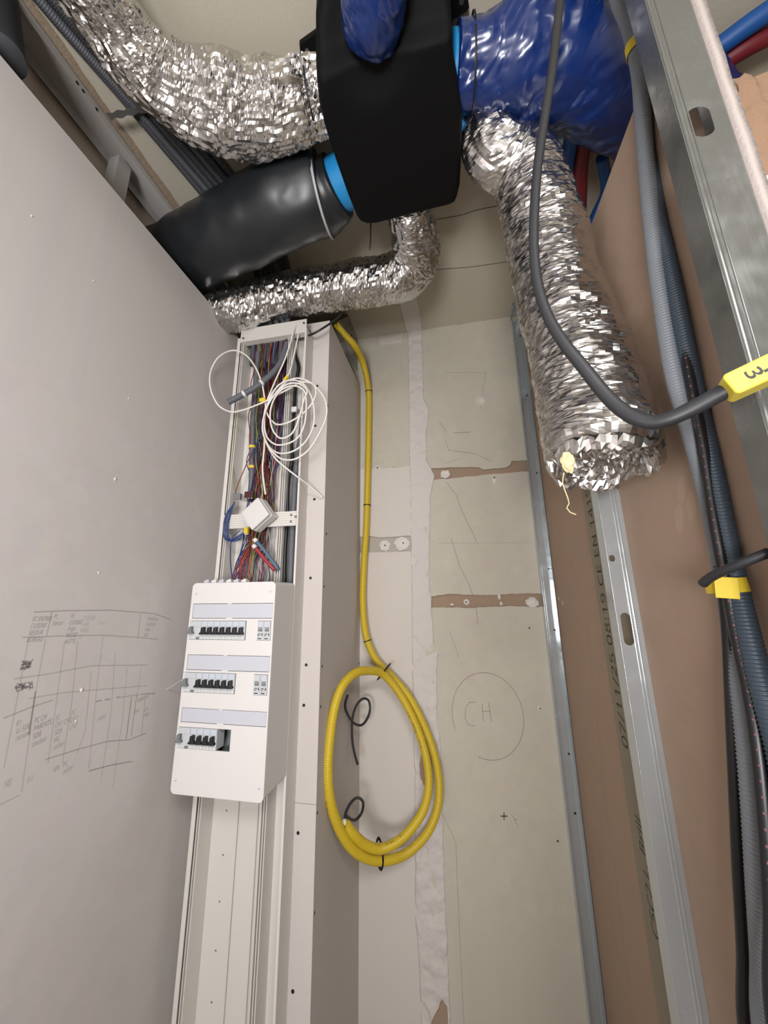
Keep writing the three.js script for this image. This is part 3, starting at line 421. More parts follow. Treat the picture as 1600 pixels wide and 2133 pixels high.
{ const t = scene.getObjectByName('foil_duct_002'), n = rightDuct.length, a = V(rightDuct[n - 1]), d = a.clone().sub(V(rightDuct[n - 2])).normalize(); const at = (k) => a.clone().addScaledVector(d, k);
  const K = 22, N = 72, pos = [], idx = [], uv = [], u = new THREE.Vector3().crossVectors(d, new THREE.Vector3(1, 0, 0)).normalize(), w = new THREE.Vector3().crossVectors(d, u);
  for (let k = 0; k <= K; k++) for (let i = 0; i < N; i++) { const r = k / K, th = i / N * Math.PI * 2, x = Math.cos(th) * r, y = Math.sin(th) * r, rim = r > 0.72 ? 0.014 * Math.sin((r - 0.72) / 0.28 * Math.PI) : 0, h = -0.006 + rim - 0.006 * (1 - r) + 0.007 * (1 - 2 * Math.abs(nz(x * 2.4, y * 2.4, 4)) * 1.6) * Math.min(1, r * 2) + 0.006 * (1 - 2 * Math.abs(nz(x * 6, y * 6, 8)) * 1.6) + rr(-0.0008, 0.0008), q = 0.085 * r; const p = at(h).addScaledVector(u, Math.cos(th) * q).addScaledVector(w, Math.sin(th) * q); pos.push(p.x, p.y, p.z); uv.push(x, y); }
  for (let k = 0; k < K; k++) for (let i = 0; i < N; i++) { const A = k * N + i, B = k * N + (i + 1) % N; idx.push(A, A + N, B, B, A + N, B + N); }
  let g = new THREE.BufferGeometry(); g.setAttribute('position', new THREE.Float32BufferAttribute(pos, 3)); g.setAttribute('uv', new THREE.Float32BufferAttribute(uv, 2)); g.setIndex(idx); g = g.toNonIndexed(); g.computeVertexNormals(); part('end_fold', g, M.foil, t, 'folded open end of the duct'); }
{ const t = thing('insulation_tuft', 'yellowish insulation tuft with a loose thread at the silver duct end', 'insulation'); blob([0.1728,1.4672,-.53], 0.009, 0.016, 0.006, 5, M.wool, t, 'tuft'); part('thread', hose([[0.1656,1.4507,-.53],[0.1619,1.4363,-.53],[0.1657,1.4143,-.53],[0.1671,1.405,-.53],[0.1627,1.4003,-.53],[0.1656,1.3924,-.53],[0.1738,1.3877,-.53]], 0.0009, { radial: 5 }), M.wool, t); }
duct('wrapped_duct', 'black plastic wrapped duct with a pale tie, passing over the left wall', [[-0.25, 2.373, -0.7], [-0.275, 2.37, -0.708], [-0.3, 2.368, -0.712], [-.3443,2.365,-.7038],[-.4194,2.36,-.7103],[-.5034,2.36,-.7265],[-.6273,2.355,-.7476],[-.7713,2.355,-.7815],[-.9018,2.355,-.807],[-.9952,2.355,-.8253]], [0.072, 0.082, 0.094, 0.1, 0.104, 0.105, 0.104, 0.104, 0.103, 0.1], { ...FO, step: 0.006, radial: 64, fold: 0.0012, lump: 0.007, grit: 0, freq: 20, sd: 40, flat: false, ridge: false }, M.film, [[0.068, 0.0975]], std({ color: 0xa9a6a8, roughness: 0.5 }), 0.006);
duct('wrapped_duct', 'wide blue plastic wrapped duct running right from the black box', [[0.062, 2.385, -0.547], [0.085, 2.385, -0.55], [0.105, 2.385, -0.551], [0.1454,2.385,-.556],[0.1994,2.385,-.557],[0.2959,2.385,-.5807],[0.398,2.385,-.6286],[0.5111,2.38,-.6888],[0.6296,2.37,-.765],[0.7368,2.37,-.8062]], [0.066, 0.066, 0.068, 0.08, 0.092, 0.099, 0.102, 0.102, 0.1, 0.095], { ...FO, step: 0.005, radial: 72, fold: 0.0036, lump: 0.006, grit: 0.0002, freq: 40, around: 1.2, sd: 60, flat: false }, M.blueFilm, [[0.05, 0.0725]], M.tie);
duct('wrapped_duct', 'short blue plastic wrapped duct on the front of the black box', [[-.1083,2.345,-.4564],[-.0992,2.335,-.434],[-.0879,2.325,-.409],[-.0765,2.32,-.3776],[-.0679,2.32,-.346],[-.0593,2.32,-.3096], [-0.05, 2.33, -0.1], [0, 2.36, 0.4]], [0.03, 0.052, 0.056, 0.056, 0.056, 0.056, 0.058, 0.06], { ...FO, step: 0.003, radial: 56, fold: 0.0028, lump: 0.005, grit: 0.0003, freq: 60, around: 1.2, sd: 80, flat: false }, M.blueFilm, [], M.tie);

// ---------------------------------------------------------------- ceiling conduits on the left, dropping into the trunking
const cd = (i) => { const a = -0.79 + i * 0.013, b = -0.692 + i * 0.021, e = -0.655 + i * 0.021; return [[a - 0.02, H - 0.013 - (i % 2) * 0.012, 0.1], [a, H - 0.013 - (i % 2) * 0.014, -0.28], [(a + b) / 2, H - 0.014 - (i % 2) * 0.008, -0.5], [b, H - 0.013, -0.74], [b + (e - b) * 0.5, H - 0.013, -0.86], [e, H - 0.05, -0.945], [e, H - 0.14, -0.975], [e + 0.002 * (i % 3), 2.2, -0.978], [e, 2.07 - 0.01 * (i % 3), -0.98]]; };
for (let i = 0; i < 7; i++) { const t = solo('ribbed_conduit', ribbed(cd(i), 0.0098, 0.0042, 0.0011, { radial: 10 }), i % 3 === 1 ? M.conduitMid : M.conduitDark, `grey ribbed ceiling conduit, ${['closest to', 'second from', 'third from', 'fourth from', 'fifth from', 'sixth from', 'farthest from'][i]} the left wall in the bundle`, 'conduit', 'ribbed conduits running along the left of the ceiling'); }
{ // perforated strap
  const s = new THREE.Shape(), L = 0.16, w = 0.008; s.moveTo(0, -w); for (let i = 0; i <= 10; i++) s.lineTo(i * L / 10, -w * (i % 2 ? 0.55 : 1)); for (let i = 10; i >= 0; i--) s.lineTo(i * L / 10, w * (i % 2 ? 0.55 : 1)); for (let i = 0; i < 5; i++) { const h = new THREE.Path(); h.absarc((i * 2 + 0.9) * L / 10 + 0.002, 0, 0.0042, 0, 7); s.holes.push(h); }
  const g = extrude(s, 0.0012, 0, 1, 8); g.rotateX(Math.PI / 2); const a = [-.7912,2.462,-.4937], b = [-.6627,2.462,-.5005]; g.rotateY(-Math.atan2(b[2] - a[2], b[0] - a[0])); g.translate(a[0], 2.463, a[2]);
  solo('perforated_strap', g, M.galvDull, 'perforated metal strap holding the grey conduits to the ceiling', 'strap'); }
solo('pipe_sleeve', hose([[-.8806,2.5748,-.3],[-.7969,2.3506,-.3],[-.7613,2.2559,-.3]], 0.03, { radial: 28 }), std({ color: 0x33363a, roughness: 0.6 }), 'dark grey pipe end poking into the top left corner', 'pipe');

// ---------------------------------------------------------------- trunking
const TX0 = -0.7, TX1 = -0.4425, TF = -0.95, TB = -1.0095, TT = 2.163;
{ const t = thing('trunking', 'white open plastic cable trunking standing on the boxed partition', 'trunking');
  part('base_panel', mbox(TX0, TX1, FL, TT, TB, TB + 0.003), M.trunk, t);
  part('side_wall', merge([mbox(TX0, TX0 + 0.0025, FL, TT, TB + 0.003, TF), mbox(TX0 + 0.0025, TX0 + 0.0115, FL, TT, TF - 0.002, TF)]), M.trunk, t);
  part('side_wall', merge([mbox(TX1 - 0.0025, TX1, FL, TT, TB + 0.003, TF), mbox(TX1 - 0.006, TX1 - 0.0025, FL, TT, TF - 0.002, TF)]), M.trunk, t);
  for (const x of [-0.685, -0.678, -0.509, -0.502, -0.4955]) part('clip_rail', mbox(x - 0.0012, x + 0.0012, FL, TT - 0.02, TB + 0.003, TF - (x < -0.6 ? 0.004 : 0.006)), M.trunk, t);
  for (const x of [-0.6, -0.543]) part('base_rib', mbox(x - 0.0009, x + 0.0009, FL, TT - 0.02, TB + 0.003, TB + 0.0055), M.greyGap, t);
  for (let i = 0; i < 8; i++) part('base_hole', new THREE.CylinderGeometry(0.0022, 0.0022, 0.0006, 10).rotateX(Math.PI / 2).translate(-0.637 - 0.0, 0.72 - i * 0.1, TB + 0.0033), M.greyDark, t);
  part('top_bracket', merge([mbox(TX0 + 0.012, TX1 - 0.001, 2.145, 2.197, TF - 0.002, TF + 0.0015), mbox(TX0 + 0.012, TX1 - 0.001, 2.145, 2.147, TF - 0.02, TF - 0.002)]), M.trunk, t);
  const rail = [mbox(TX0 + 0.012, TX1 - 0.004, 1.482, 1.526, TF - 0.001, TF + 0.002)]; for (let i = 0; i < 6; i++) rail.push(rbox(TX0 + 0.013, TX1 - 0.005, 1.4835 + i * 0.0072, 1.4883 + i * 0.0072, TF + 0.001, TF + 0.0042, 0.0008)); part('cross_rail', merge(rail), M.trunk, t);
  for (const [x, y] of [[-0.676, 2.158], [-0.452, 2.18], [-0.681, 1.502], [-0.449, 1.508], [-0.463, 1.494], [-0.463, 1.514]]) part('screw', new THREE.CylinderGeometry(0.0036, 0.0036, 0.003, 12).rotateX(Math.PI / 2).translate(x, y, TF + 0.0035), M.steel, t);
}
// grey conduits inside the trunking
const inTr = (name, pts, r, mat, label, rib = true) => solo(name, rib ? ribbed(pts, r, 0.0038, 0.0009) : hose(pts, r), mat, label, rib ? 'conduit' : 'cable');
{ const t = thing('ribbed_conduit', 'dark grey conduit with yellow tape bands inside the left of the trunking', 'conduit'); const pts = [[-.6325,2.114,-.975],[-.632,1.9907,-.975],[-.6312,1.8465,-.975],[-.6236,1.7093,-.975],[-.6186,1.6274,-.975],[-.6239,1.5736,-.98]]; part('tube', ribbed(pts, 0.0098, 0.0038, 0.0009), M.conduitMid, t); part('tape_band', ringAt(pts, 0.66, 0.0103, 0.009, 0.0008), M.tapeYellow, t); part('tape_band', ringAt(pts, 0.79, 0.0103, 0.009, 0.0008), M.tapeYellow, t); }
{ const t = thing('ribbed_conduit', 'grey conduit stub with two white bands sticking out of the trunking', 'conduit'); const pts = [[-.5195,2.1264,-.965],[-.5271,2.0379,-.945],[-.5521,1.9707,-.92],[-.5874,1.9229,-.9],[-.6286,1.8935,-.89],[-.6613,1.8701,-.88]]; part('tube', ribbed(pts, 0.0098, 0.0034, 0.0009, { caps: false }), M.conduitMid, t); part('bore', sweep(pts, () => 0.008, { step: 0.01, radial: 12 }), M.black, t).scale.set(1, 1, 1); part('white_band', ringAt(pts, 0.63, 0.01, 0.008, 0.0009), M.white, t); part('white_band', ringAt(pts, 0.83, 0.01, 0.008, 0.0009), M.white, t); }
inTr('ribbed_conduit', [[-.4529,2.1795,-.985],[-.4545,2.0461,-.985],[-.4547,1.9172,-.982],[-.4585,1.7958,-.98],[-.4687,1.6977,-.98],[-.4712,1.5711,-.978],[-.4704,1.4511,-.976],[-.4679,1.3236,-.972],[-.4687,1.2828,-.972]], 0.0098, M.conduitMid, 'grey ribbed conduit in the narrow right channel of the trunking, behind the white coil');
inTr('black_cable', [[-.4997,2.1721,-.99],[-.4984,2.1016,-.987],[-.4822,2.041,-.985],[-.4896,1.9775,-.985],[-.4912,1.8706,-.985],[-.4933,1.7672,-.983],[-.4855,1.7073,-.98],[-.4948,1.6358,-.98],[-.4908,1.5112,-.976],[-.4907,1.4084,-.975],[-.4878,1.3034,-.975]], 0.0058, M.hose, 'black cable beside the grey conduit in the right channel of the trunking', false);
inTr('ribbed_conduit', [[-.4678,1.4683,-.992],[-.4649,1.3949,-.99],[-.4632,1.317,-.985],[-.4626,1.2759,-.985]], 0.0052, M.greenConduit, 'green ribbed conduit low in the right channel of the trunking');
solo('white_clip', rbox(...(([x, y, z]) => [x - 0.009, x + 0.009, y - 0.009, y + 0.009, z - 0.004, z + 0.004])([-.4801,1.8705,-.965]), 0.002), M.white, 'white clip round the black cable behind the white coil', 'clip');
solo('black_cable', hose([[-.4488,2.1471,-.97],[-.4142,2.1361,-.95],[-.3858,2.1499,-.95],[-.3501,2.2056,-.98],[-.3433,2.2658,-1.02]], 0.0034), M.hose, 'thin black cable leaving the trunking top towards the right', 'cable');
solo('black_tape', extrude(poly([[0, 0], [0.05, 0.012], [0.052, 0.03], [0.004, 0.026]]), 0.004, 0.001).translate(...[-.7511,2.201,-.96]), M.hose, 'scrap of black tape hanging at top left of the trunking', 'tape');
solo('black_cable', hose([[-.1815,2.3439,-.79],[-.1854,2.3253,-.8],[-.1878,2.3025,-.81],[-.1931,2.2801,-.82]], 0.002), M.hose, 'short thin black cord under the black ventilation box', 'cord');
// thin insulated wires
const WC = [['red', 0x7a1a26, 24], ['blue', 0x22386e, 18], ['orange', 0xa8482a, 6], ['purple', 0x482448, 8], ['black', 0x18181c, 12], ['green and yellow', 0x7d8a3e, 7], ['pale grey', 0xa9a6a6, 6], ['brown', 0x5a3328, 7]];
const wireMat = WC.map(([, c]) => std({ color: c, roughness: 0.42 }));
WC.forEach(([col, , n], ci) => { for (let k = 0; k < n; k++) {
  const pts = [], x0 = rr(-0.645, -0.522), xm = -0.59 + rr(-0.035, 0.055), x1 = rr(-0.655, -0.51), zd = rr(-0.996, -0.962);
  for (let j = 0; j <= 15; j++) { const y = 2.14 - j * (2.14 - 1.325) / 15, f = j / 15; const mid = Math.exp(-Math.pow((f - 0.72) / 0.16, 2));
    let x = x0 + (x1 - x0) * f; x += (xm - x) * mid * 0.85 + rr(-0.007, 0.007); x = Math.max(-0.672, Math.min(-0.514, x)); pts.push([x, y, Math.min(-0.957, Math.max(-0.998, zd + rr(-0.005, 0.005) + (f > 0.9 ? 0.03 : 0)))]); }
  if (k % 2) pts.length = 12 + (k % 3 ? 0 : 1); else pts.push([pts[15][0] + rr(-0.004, 0.004), 1.312, -0.93]);
  solo('electric_wire', hose(pts, 0.00155, { step: 0.012, radial: 6 }), wireMat[ci], `thin ${col} wire in the dense bundle inside the white trunking`, 'wire', `${col} wires inside the trunking`);
} });
for (const [pts, c, lab] of [[[[-.626,1.4748,-.945],[-.6462,1.453,-.94],[-.6401,1.3943,-.93],[-.6069,1.3236,-.9]], 1, 'blue wire looping outside the bundle at lower left of the trunking'], [[[-.6829,1.8947,-.955],[-.6836,1.7576,-.957],[-.6708,1.6416,-.957],[-.6564,1.5925,-.955]], 5, 'single greenish wire hanging along the left rail of the trunking'], [[[-.609,1.7413,-.955],[-.6327,1.6774,-.953],[-.6565,1.6076,-.953],[-.6604,1.5612,-.953]], 0, 'single red wire slanting from the yellow taped conduit']]) solo('electric_wire', hose(pts, 0.0016, { radial: 6 }), wireMat[c], lab, 'wire');
// connector blocks and looped blue wires beside the junction box
for (const [a, b, lab, m] of [[[-.657,1.5804,-.945], [-.6322,1.5788,-.945], 'clear connector block with blue wires left of the white junction box', M.clear], [[-.618,1.584,-.945], [-.59,1.5791,-.945], 'dark red connector block above the white junction box', std({ color: 0x4a2a2c, roughness: 0.3 })], [[-.6067,1.4716,-.94], [-.594,1.471,-.94], 'small yellow connector under the white junction box', M.tapeYellow]]) { const t = thing('wire_connector', lab, 'connector'); part('housing', rbox(a[0], b[0], a[1] - 0.009, a[1] + 0.011, a[2] - 0.006, a[2] + 0.006, 0.0015), m, t); for (let i = 0; i < 3; i++) { const x = a[0] + (b[0] - a[0]) * (i + 0.5) / 3; part('port', new THREE.CylinderGeometry(0.002, 0.002, 0.003, 8).translate(x, a[1] - 0.01, a[2]), M.white, t); } }
for (let i = 0; i < 7; i++) { const o = rr(-4, 4), px = [[489, 1046], [483 + o, 1075], [482 + o, 1100], [490 + o, 1124], [500 + o, 1118], [508, 1108]]; const P0 = [-.6542,1.5657,-.948], P1 = [-.6128,1.4698,-.945], x = rr(-0.012, 0.006); solo('electric_wire', hose([P0, [P0[0] - 0.012 + x, P0[1] - 0.035, -0.944], [P0[0] - 0.014 + x, P0[1] - 0.075, -0.938], [P0[0] - 0.004 + x, P1[1] - 0.022, -0.94], [P1[0] - 0.01, P1[1] - 0.014 + x, -0.942], P1], 0.0016, { radial: 6 }), wireMat[1], 'blue wire looping left of the white junction box', 'wire', 'looped blue wires beside the junction box'); }
for (const [pts, m, lab] of [[[[-.5684,1.4432,-.935],[-.5316,1.403,-.94],[-.5032,1.3667,-.945],[-.4961,1.3545,-.95]], std({ color: 0x4c6478, roughness: 0.5 }), 'blue grey capped conduit slanting under the white junction box'], [[[-.567,1.4241,-.93],[-.5386,1.3916,-.935],[-.5138,1.3639,-.94],[-.5039,1.353,-.945]], std({ color: 0x8e2a30, roughness: 0.5 }), 'red capped conduit slanting under the white junction box']]) { const t = thing('capped_conduit', lab, 'conduit'); part('tube', hose(pts, 0.0056), m, t); part('cap', ringAt(pts, 0.03, 0.0056, 0.011, 0.0009), M.white, t); }
// junction box turned on its corner
{ const t = thing('junction_box', 'white square junction box turned on its corner over the cross rail', 'junction box'); const c = [-.5526,1.5139,-.925];
  const put = (g) => { g.rotateZ(0.66); g.rotateY(-0.12); g.translate(c[0], c[1], c[2]); return g; };
  part('lid', put(new RoundedBoxGeometry(0.07, 0.07, 0.012, 3, 0.004).translate(0, 0, 0.018)), M.white, t); part('body', put(new RoundedBoxGeometry(0.072, 0.072, 0.03, 2, 0.004).translate(0, 0, -0.004)), M.white, t); part('tab', put(rbox(-0.037, -0.034, -0.02, 0.02, 0.01, 0.025, 0.001)), M.white, t); }
// white data cable coil
const WZ = 0.93;
{ const t = thing('white_cable', 'white cable making one big loop left of the trunking', 'cable'); const pts = [[-.4829,2.1945,-.955],[-.4841,2.1475,-.94],[-.5027,2.0414,-.93],[-.5291,1.962,-.925],[-.5473,1.901,-.92],[-.5546,1.8787,-.918],[-.5679,1.9403,-.91],[-.5932,2.0016,-.905],[-.6302,2.05,-.9],[-.6722,2.0692,-.895],[-.6999,2.0334,-.87],[-.7163,1.9833,-.86],[-.7133,1.9302,-.855],[-.7023,1.8884,-.86],[-.6806,1.852,-.87],[-.6553,1.8419,-.89],[-.616,1.8466,-.895],[-.5791,1.8598,-.9],[-.5486,1.8738,-.905],[-.5136,1.894,-.91],[-.472,1.9132,-.912],[-.4325,1.9316,-.915],[-.3987,1.9202,-.915],[-.3868,1.8953,-.915],[-.3934,1.8617,-.915],[-.4171,1.8305,-.915],[-.4475,1.8067,-.912],[-.4788,1.7932,-.91],[-.5073,1.7931,-.91],[-.531,1.8136,-.91],[-.5459,1.8415,-.91],[-.5512,1.8703,-.91]]; part('sheath', hose(pts, 0.0026, { step: 0.004, radial: 10 }), M.cableWhite, t); part('tape_tie', rbox(...(([x, y, z]) => [x - 0.011, x + 0.009, y - 0.006, y + 0.007, z - 0.006, z + 0.006])([-.5571,1.8782,-.905]), 0.003), M.tapeYellow, t); }
{ const t = thing('white_cable', 'white cable coiled in several rings on the front of the trunking', 'cable');
  const pts = [[-.4685,2.188,-.955],[-.4739,2.103,-.945],[-.4793,2.0324,-.935],[-.4849,1.9766,-.925],[-.5006,1.946,-.92],[-.5276,1.9193,-.918],[-.5498,1.8736,-.916],[-.5554,1.807,-.914],[-.5414,1.7403,-.912],[-.4998,1.6996,-.91],[-.458,1.6973,-.91],[-.4188,1.7204,-.912],[-.3913,1.7729,-.914],[-.3905,1.8364,-.914],[-.4066,1.8907,-.914],[-.4342,1.9282,-.912],[-.4725,1.9407,-.91],[-.5097,1.9259,-.908],[-.5349,1.8793,-.906],[-.5482,1.8151,-.906],[-.5358,1.7528,-.906],[-.504,1.7246,-.906],[-.4652,1.7239,-.906],[-.4324,1.7422,-.906],[-.4157,1.7794,-.906],[-.4125,1.8508,-.906],[-.4205,1.8926,-.906],[-.4511,1.9144,-.905],[-.4904,1.909,-.904],[-.517,1.8786,-.903],[-.5278,1.8301,-.902],[-.516,1.7726,-.902],[-.4874,1.7414,-.902],[-.4554,1.7505,-.902],[-.4358,1.7875,-.902],[-.4176,1.8653,-.902],[-.4093,1.8887,-.902],[-.434,1.9168,-.902],[-.4736,1.9216,-.901],[-.5162,1.89,-.9],[-.5444,1.831,-.9],[-.5484,1.7751,-.9],[-.5238,1.7177,-.9],[-.4824,1.6757,-.9],[-.4412,1.6691,-.9],[-.4012,1.6917,-.902],[-.3685,1.7429,-.905],[-.3475,1.8042,-.908],[-.3526,1.8536,-.91],[-.3795,1.8991,-.912],[-.4167,1.9345,-.915],[-.4531,1.9488,-.916],[-.4847,1.9406,-.915],[-.5186,1.9042,-.912],[-.5451,1.8529,-.91],[-.5522,1.7874,-.908],[-.5353,1.7301,-.908],[-.5049,1.6816,-.91],[-.4678,1.6472,-.92],[-.44,1.6245,-.935],[-.419,1.6083,-.97],[-.3876,1.5778,-1]];
  part('sheath', hose(pts, 0.0026, { step: 0.004, radial: 10 }), M.cableWhite, t); part('tape_tie', ringAt(pts, 0.075, 0.0028, 0.02, 0.0025), M.tapeYellow, t); }
solo('white_cable', hose([[-.5471,1.7742,-.915],[-.5534,1.7154,-.925],[-.5572,1.6628,-.93],[-.5499,1.6231,-.928],[-.538,1.5758,-.924]], 0.0026), M.cableWhite, 'white cable dropping from the coil into the white junction box', 'cable');

// ---------------------------------------------------------------- distribution board
{ const t = thing('distribution_board', 'white distribution board with three rows of breakers on the trunking', 'distribution board');
  const x0 = -0.6805, x1 = -0.4428, yt = 1.317, yb = 0.834, z = -0.838, zb = -0.949;
  const face = rrect(x0, x1, yb, yt, 0.012), rows = [1.2215, 1.2215 - 0.123, 1.2215 - 0.2465], lab = [[1.2270, 1.2640], [1.1035, 1.1395], [0.9855, 1.0175]];
  const hole = (a, b, c, d) => { const h = new THREE.Path(); h.moveTo(a, c); h.lineTo(a, d); h.lineTo(b, d); h.lineTo(b, c); h.lineTo(a, c); face.holes.push(h); };
  const wins = [[-0.6758, -0.5160], [-0.6758, -0.5335], [-0.6758, -0.5355]], tops = [1.2215, 1.0985, 0.9755];
  wins.forEach(([a, b], i) => hole(a, b, tops[i] - 0.046, tops[i])); for (const i of [0, 1]) hole(-0.4853, -0.4490, tops[i] - 0.046, tops[i]);
  lab.forEach(([a, b]) => hole(x0 + 0.0075, x1 - 0.0045, a, b));
  const fg = extrude(face, 0.003, 0.001); fg.translate(0, 0, z - 0.004); part('cover', fg, M.white, t);
  const ring = rrect(x0, x1, yb, yt, 0.012); ring.holes.push(rrect(x0 + 0.003, x1 - 0.003, yb + 0.003, yt - 0.003, 0.01, new THREE.Path())); const rg = extrude(ring, z - 0.004 - zb - 0.0005); rg.translate(0, 0, zb); part('shell', rg, M.white, t);
  part('back_plate', box(x0 + 0.004, x1 - 0.004, yb + 0.004, yt - 0.004, zb, zb + 0.06), M.voidGrey, t);
  lab.forEach(([a, b]) => { const l = part('label_lid', rbox(x0 + 0.0083, x1 - 0.0053, a + 0.0009, b - 0.0009, z - 0.006, z - 0.0012, 0.0008), M.lid, t); part('tab', rbox(-0.574, -0.556, a - 0.002, a + 0.002, z - 0.003, z + 0.0005, 0.0008), M.white, l); part('hinge', box(-0.572, -0.562, b - 0.0012, b + 0.0005, z - 0.003, z - 0.0002), M.white, l); });
  const printTex = canvasTex(256, 64, (x) => { x.fillStyle = '#c9cbcb'; x.fillRect(0, 0, 256, 64); x.fillStyle = '#55585a'; x.font = '34px sans-serif'; x.fillText('C16 230V', 40, 44); });
  const printMat = std({ map: printTex, roughness: 0.5 });
  const toggleShape = new THREE.Shape(); toggleShape.moveTo(-0.0035, 0.0075); toggleShape.lineTo(0.0035, 0.0075); toggleShape.lineTo(0.0042, -0.003); toggleShape.quadraticCurveTo(0.0085, -0.006, 0.0072, -0.0095); toggleShape.lineTo(-0.0082, -0.0095); toggleShape.quadraticCurveTo(-0.009, -0.005, -0.0046, -0.004); toggleShape.lineTo(-0.0035, 0.0075);
  const toggleGeo = extrude(toggleShape, 0.008, 0.001), bodyGeo = rbox(-0.0087, 0.0087, -0.0225, 0.0225, -0.03, 0, 0.0008), labGeo = rbox(-0.0078, 0.0078, 0.009, 0.0215, 0, 0.0018, 0.0006), plateGeo = rbox(-0.0078, 0.0078, -0.0215, -0.0145, 0, 0.0014, 0.0005), slotGeo = box(-0.0044, 0.0044, -0.009, 0.008, 0, 0.0004);
  const mod = (x, y) => { const b = part('circuit_breaker', bodyGeo, M.grey, t); b.position.set(x, y, z + 0.001); part('label_window', labGeo, std({ color: 0xb9c0c8, roughness: 0.35 }), b); part('rating_plate', plateGeo, printMat, b); const tg = part('toggle', toggleGeo, M.black, b); tg.position.set(0, 0, 0.0008); part('toggle_slot', slotGeo, M.greyDark, b); return b; };
  const rcdBody = rbox(-0.0175, 0.0175, -0.0225, 0.0225, -0.03, 0, 0.0008), rcdLab = rbox(-0.0165, 0.0165, 0.009, 0.0215, 0, 0.0018, 0.0006);
  tops.forEach((yt2, i) => { const y = yt2 - 0.023, b = part('residual_current_breaker', rcdBody, M.grey, t); b.position.set(-0.6578, y, z + 0.001); part('label_window', rcdLab, M.grey, b); const tg = part('toggle', toggleGeo, M.greyDark, b, 'grey toggle'); tg.position.set(-0.009, 0.001, 0.0012); part('test_button', rbox(0.005, 0.0135, -0.0215, -0.0165, 0, 0.0022, 0.0006), M.greyDark, b); part('rating_plate', rbox(-0.016, 0.001, -0.0205, -0.015, 0, 0.001, 0.0004), printMat, b);
    for (let k = 0; k < [7, 6, 4][i]; k++) mod(-0.6578 + 0.0175 + 0.0088 + k * 0.01752, y); });
  for (const i of [0, 1]) for (let k = 0; k < 2; k++) { const b = part('relay_module', bodyGeo, M.grey, t); b.position.set(-0.4760 + k * 0.0177, tops[i] - 0.023, z + 0.001); part('label_window', labGeo, M.lid, b); part('display', rbox(-0.0055, 0.0055, -0.002, 0.004, 0, 0.0012, 0.0004), M.greyDark, b); part('mark', box(-0.006, 0.006, 0.0055, 0.0068, 0, 0.0008), M.black, b); part('dial', new THREE.TorusGeometry(0.0028, 0.0007, 6, 16, 4.6).translate(-0.002, -0.010, 0.0008), M.black, b); part('slot', box(0.0045, 0.0062, -0.012, -0.006, 0, 0.0012), M.black, b); part('foot_mark', box(-0.0055, 0.0035, -0.0195, -0.0175, 0, 0.0008), M.black, b); }
  for (const [x, y] of [[-0.667, 1.29], [-0.456, 1.292], [-0.669, 0.862], [-0.4545, 0.862]]) { const s = part('screw', new THREE.CylinderGeometry(0.0048, 0.0048, 0.0016, 18).rotateX(Math.PI / 2).translate(x, y, z + 0.0004), M.white, t); part('slot', box(x - 0.0022, x + 0.0022, y - 0.0006, y + 0.0006, z + 0.0011, z + 0.0014), M.greyDark, s); }
  for (let i = 0; i < 6; i++) { const x = -0.652 + i * 0.022; part('terminal_block', merge([rbox(x - 0.007, x + 0.007, 1.3172, 1.324, -0.868, -0.852, 0.001), rbox(x - 0.004, x + 0.004, 1.324, 1.3265, -0.864, -0.856, 0.0006)]), i % 2 ? M.white : M.lid, t); }
}
solo('string_line', hose([[-0.676, 1.082, -0.832], [-.7419,1.0499,-.85], [-.734,1.0631,-.7621],[-.734,1.0702,-.7181]], 0.0007, { radial: 5 }), M.dab, 'thin white string from a breaker toggle to the left wall', 'string');

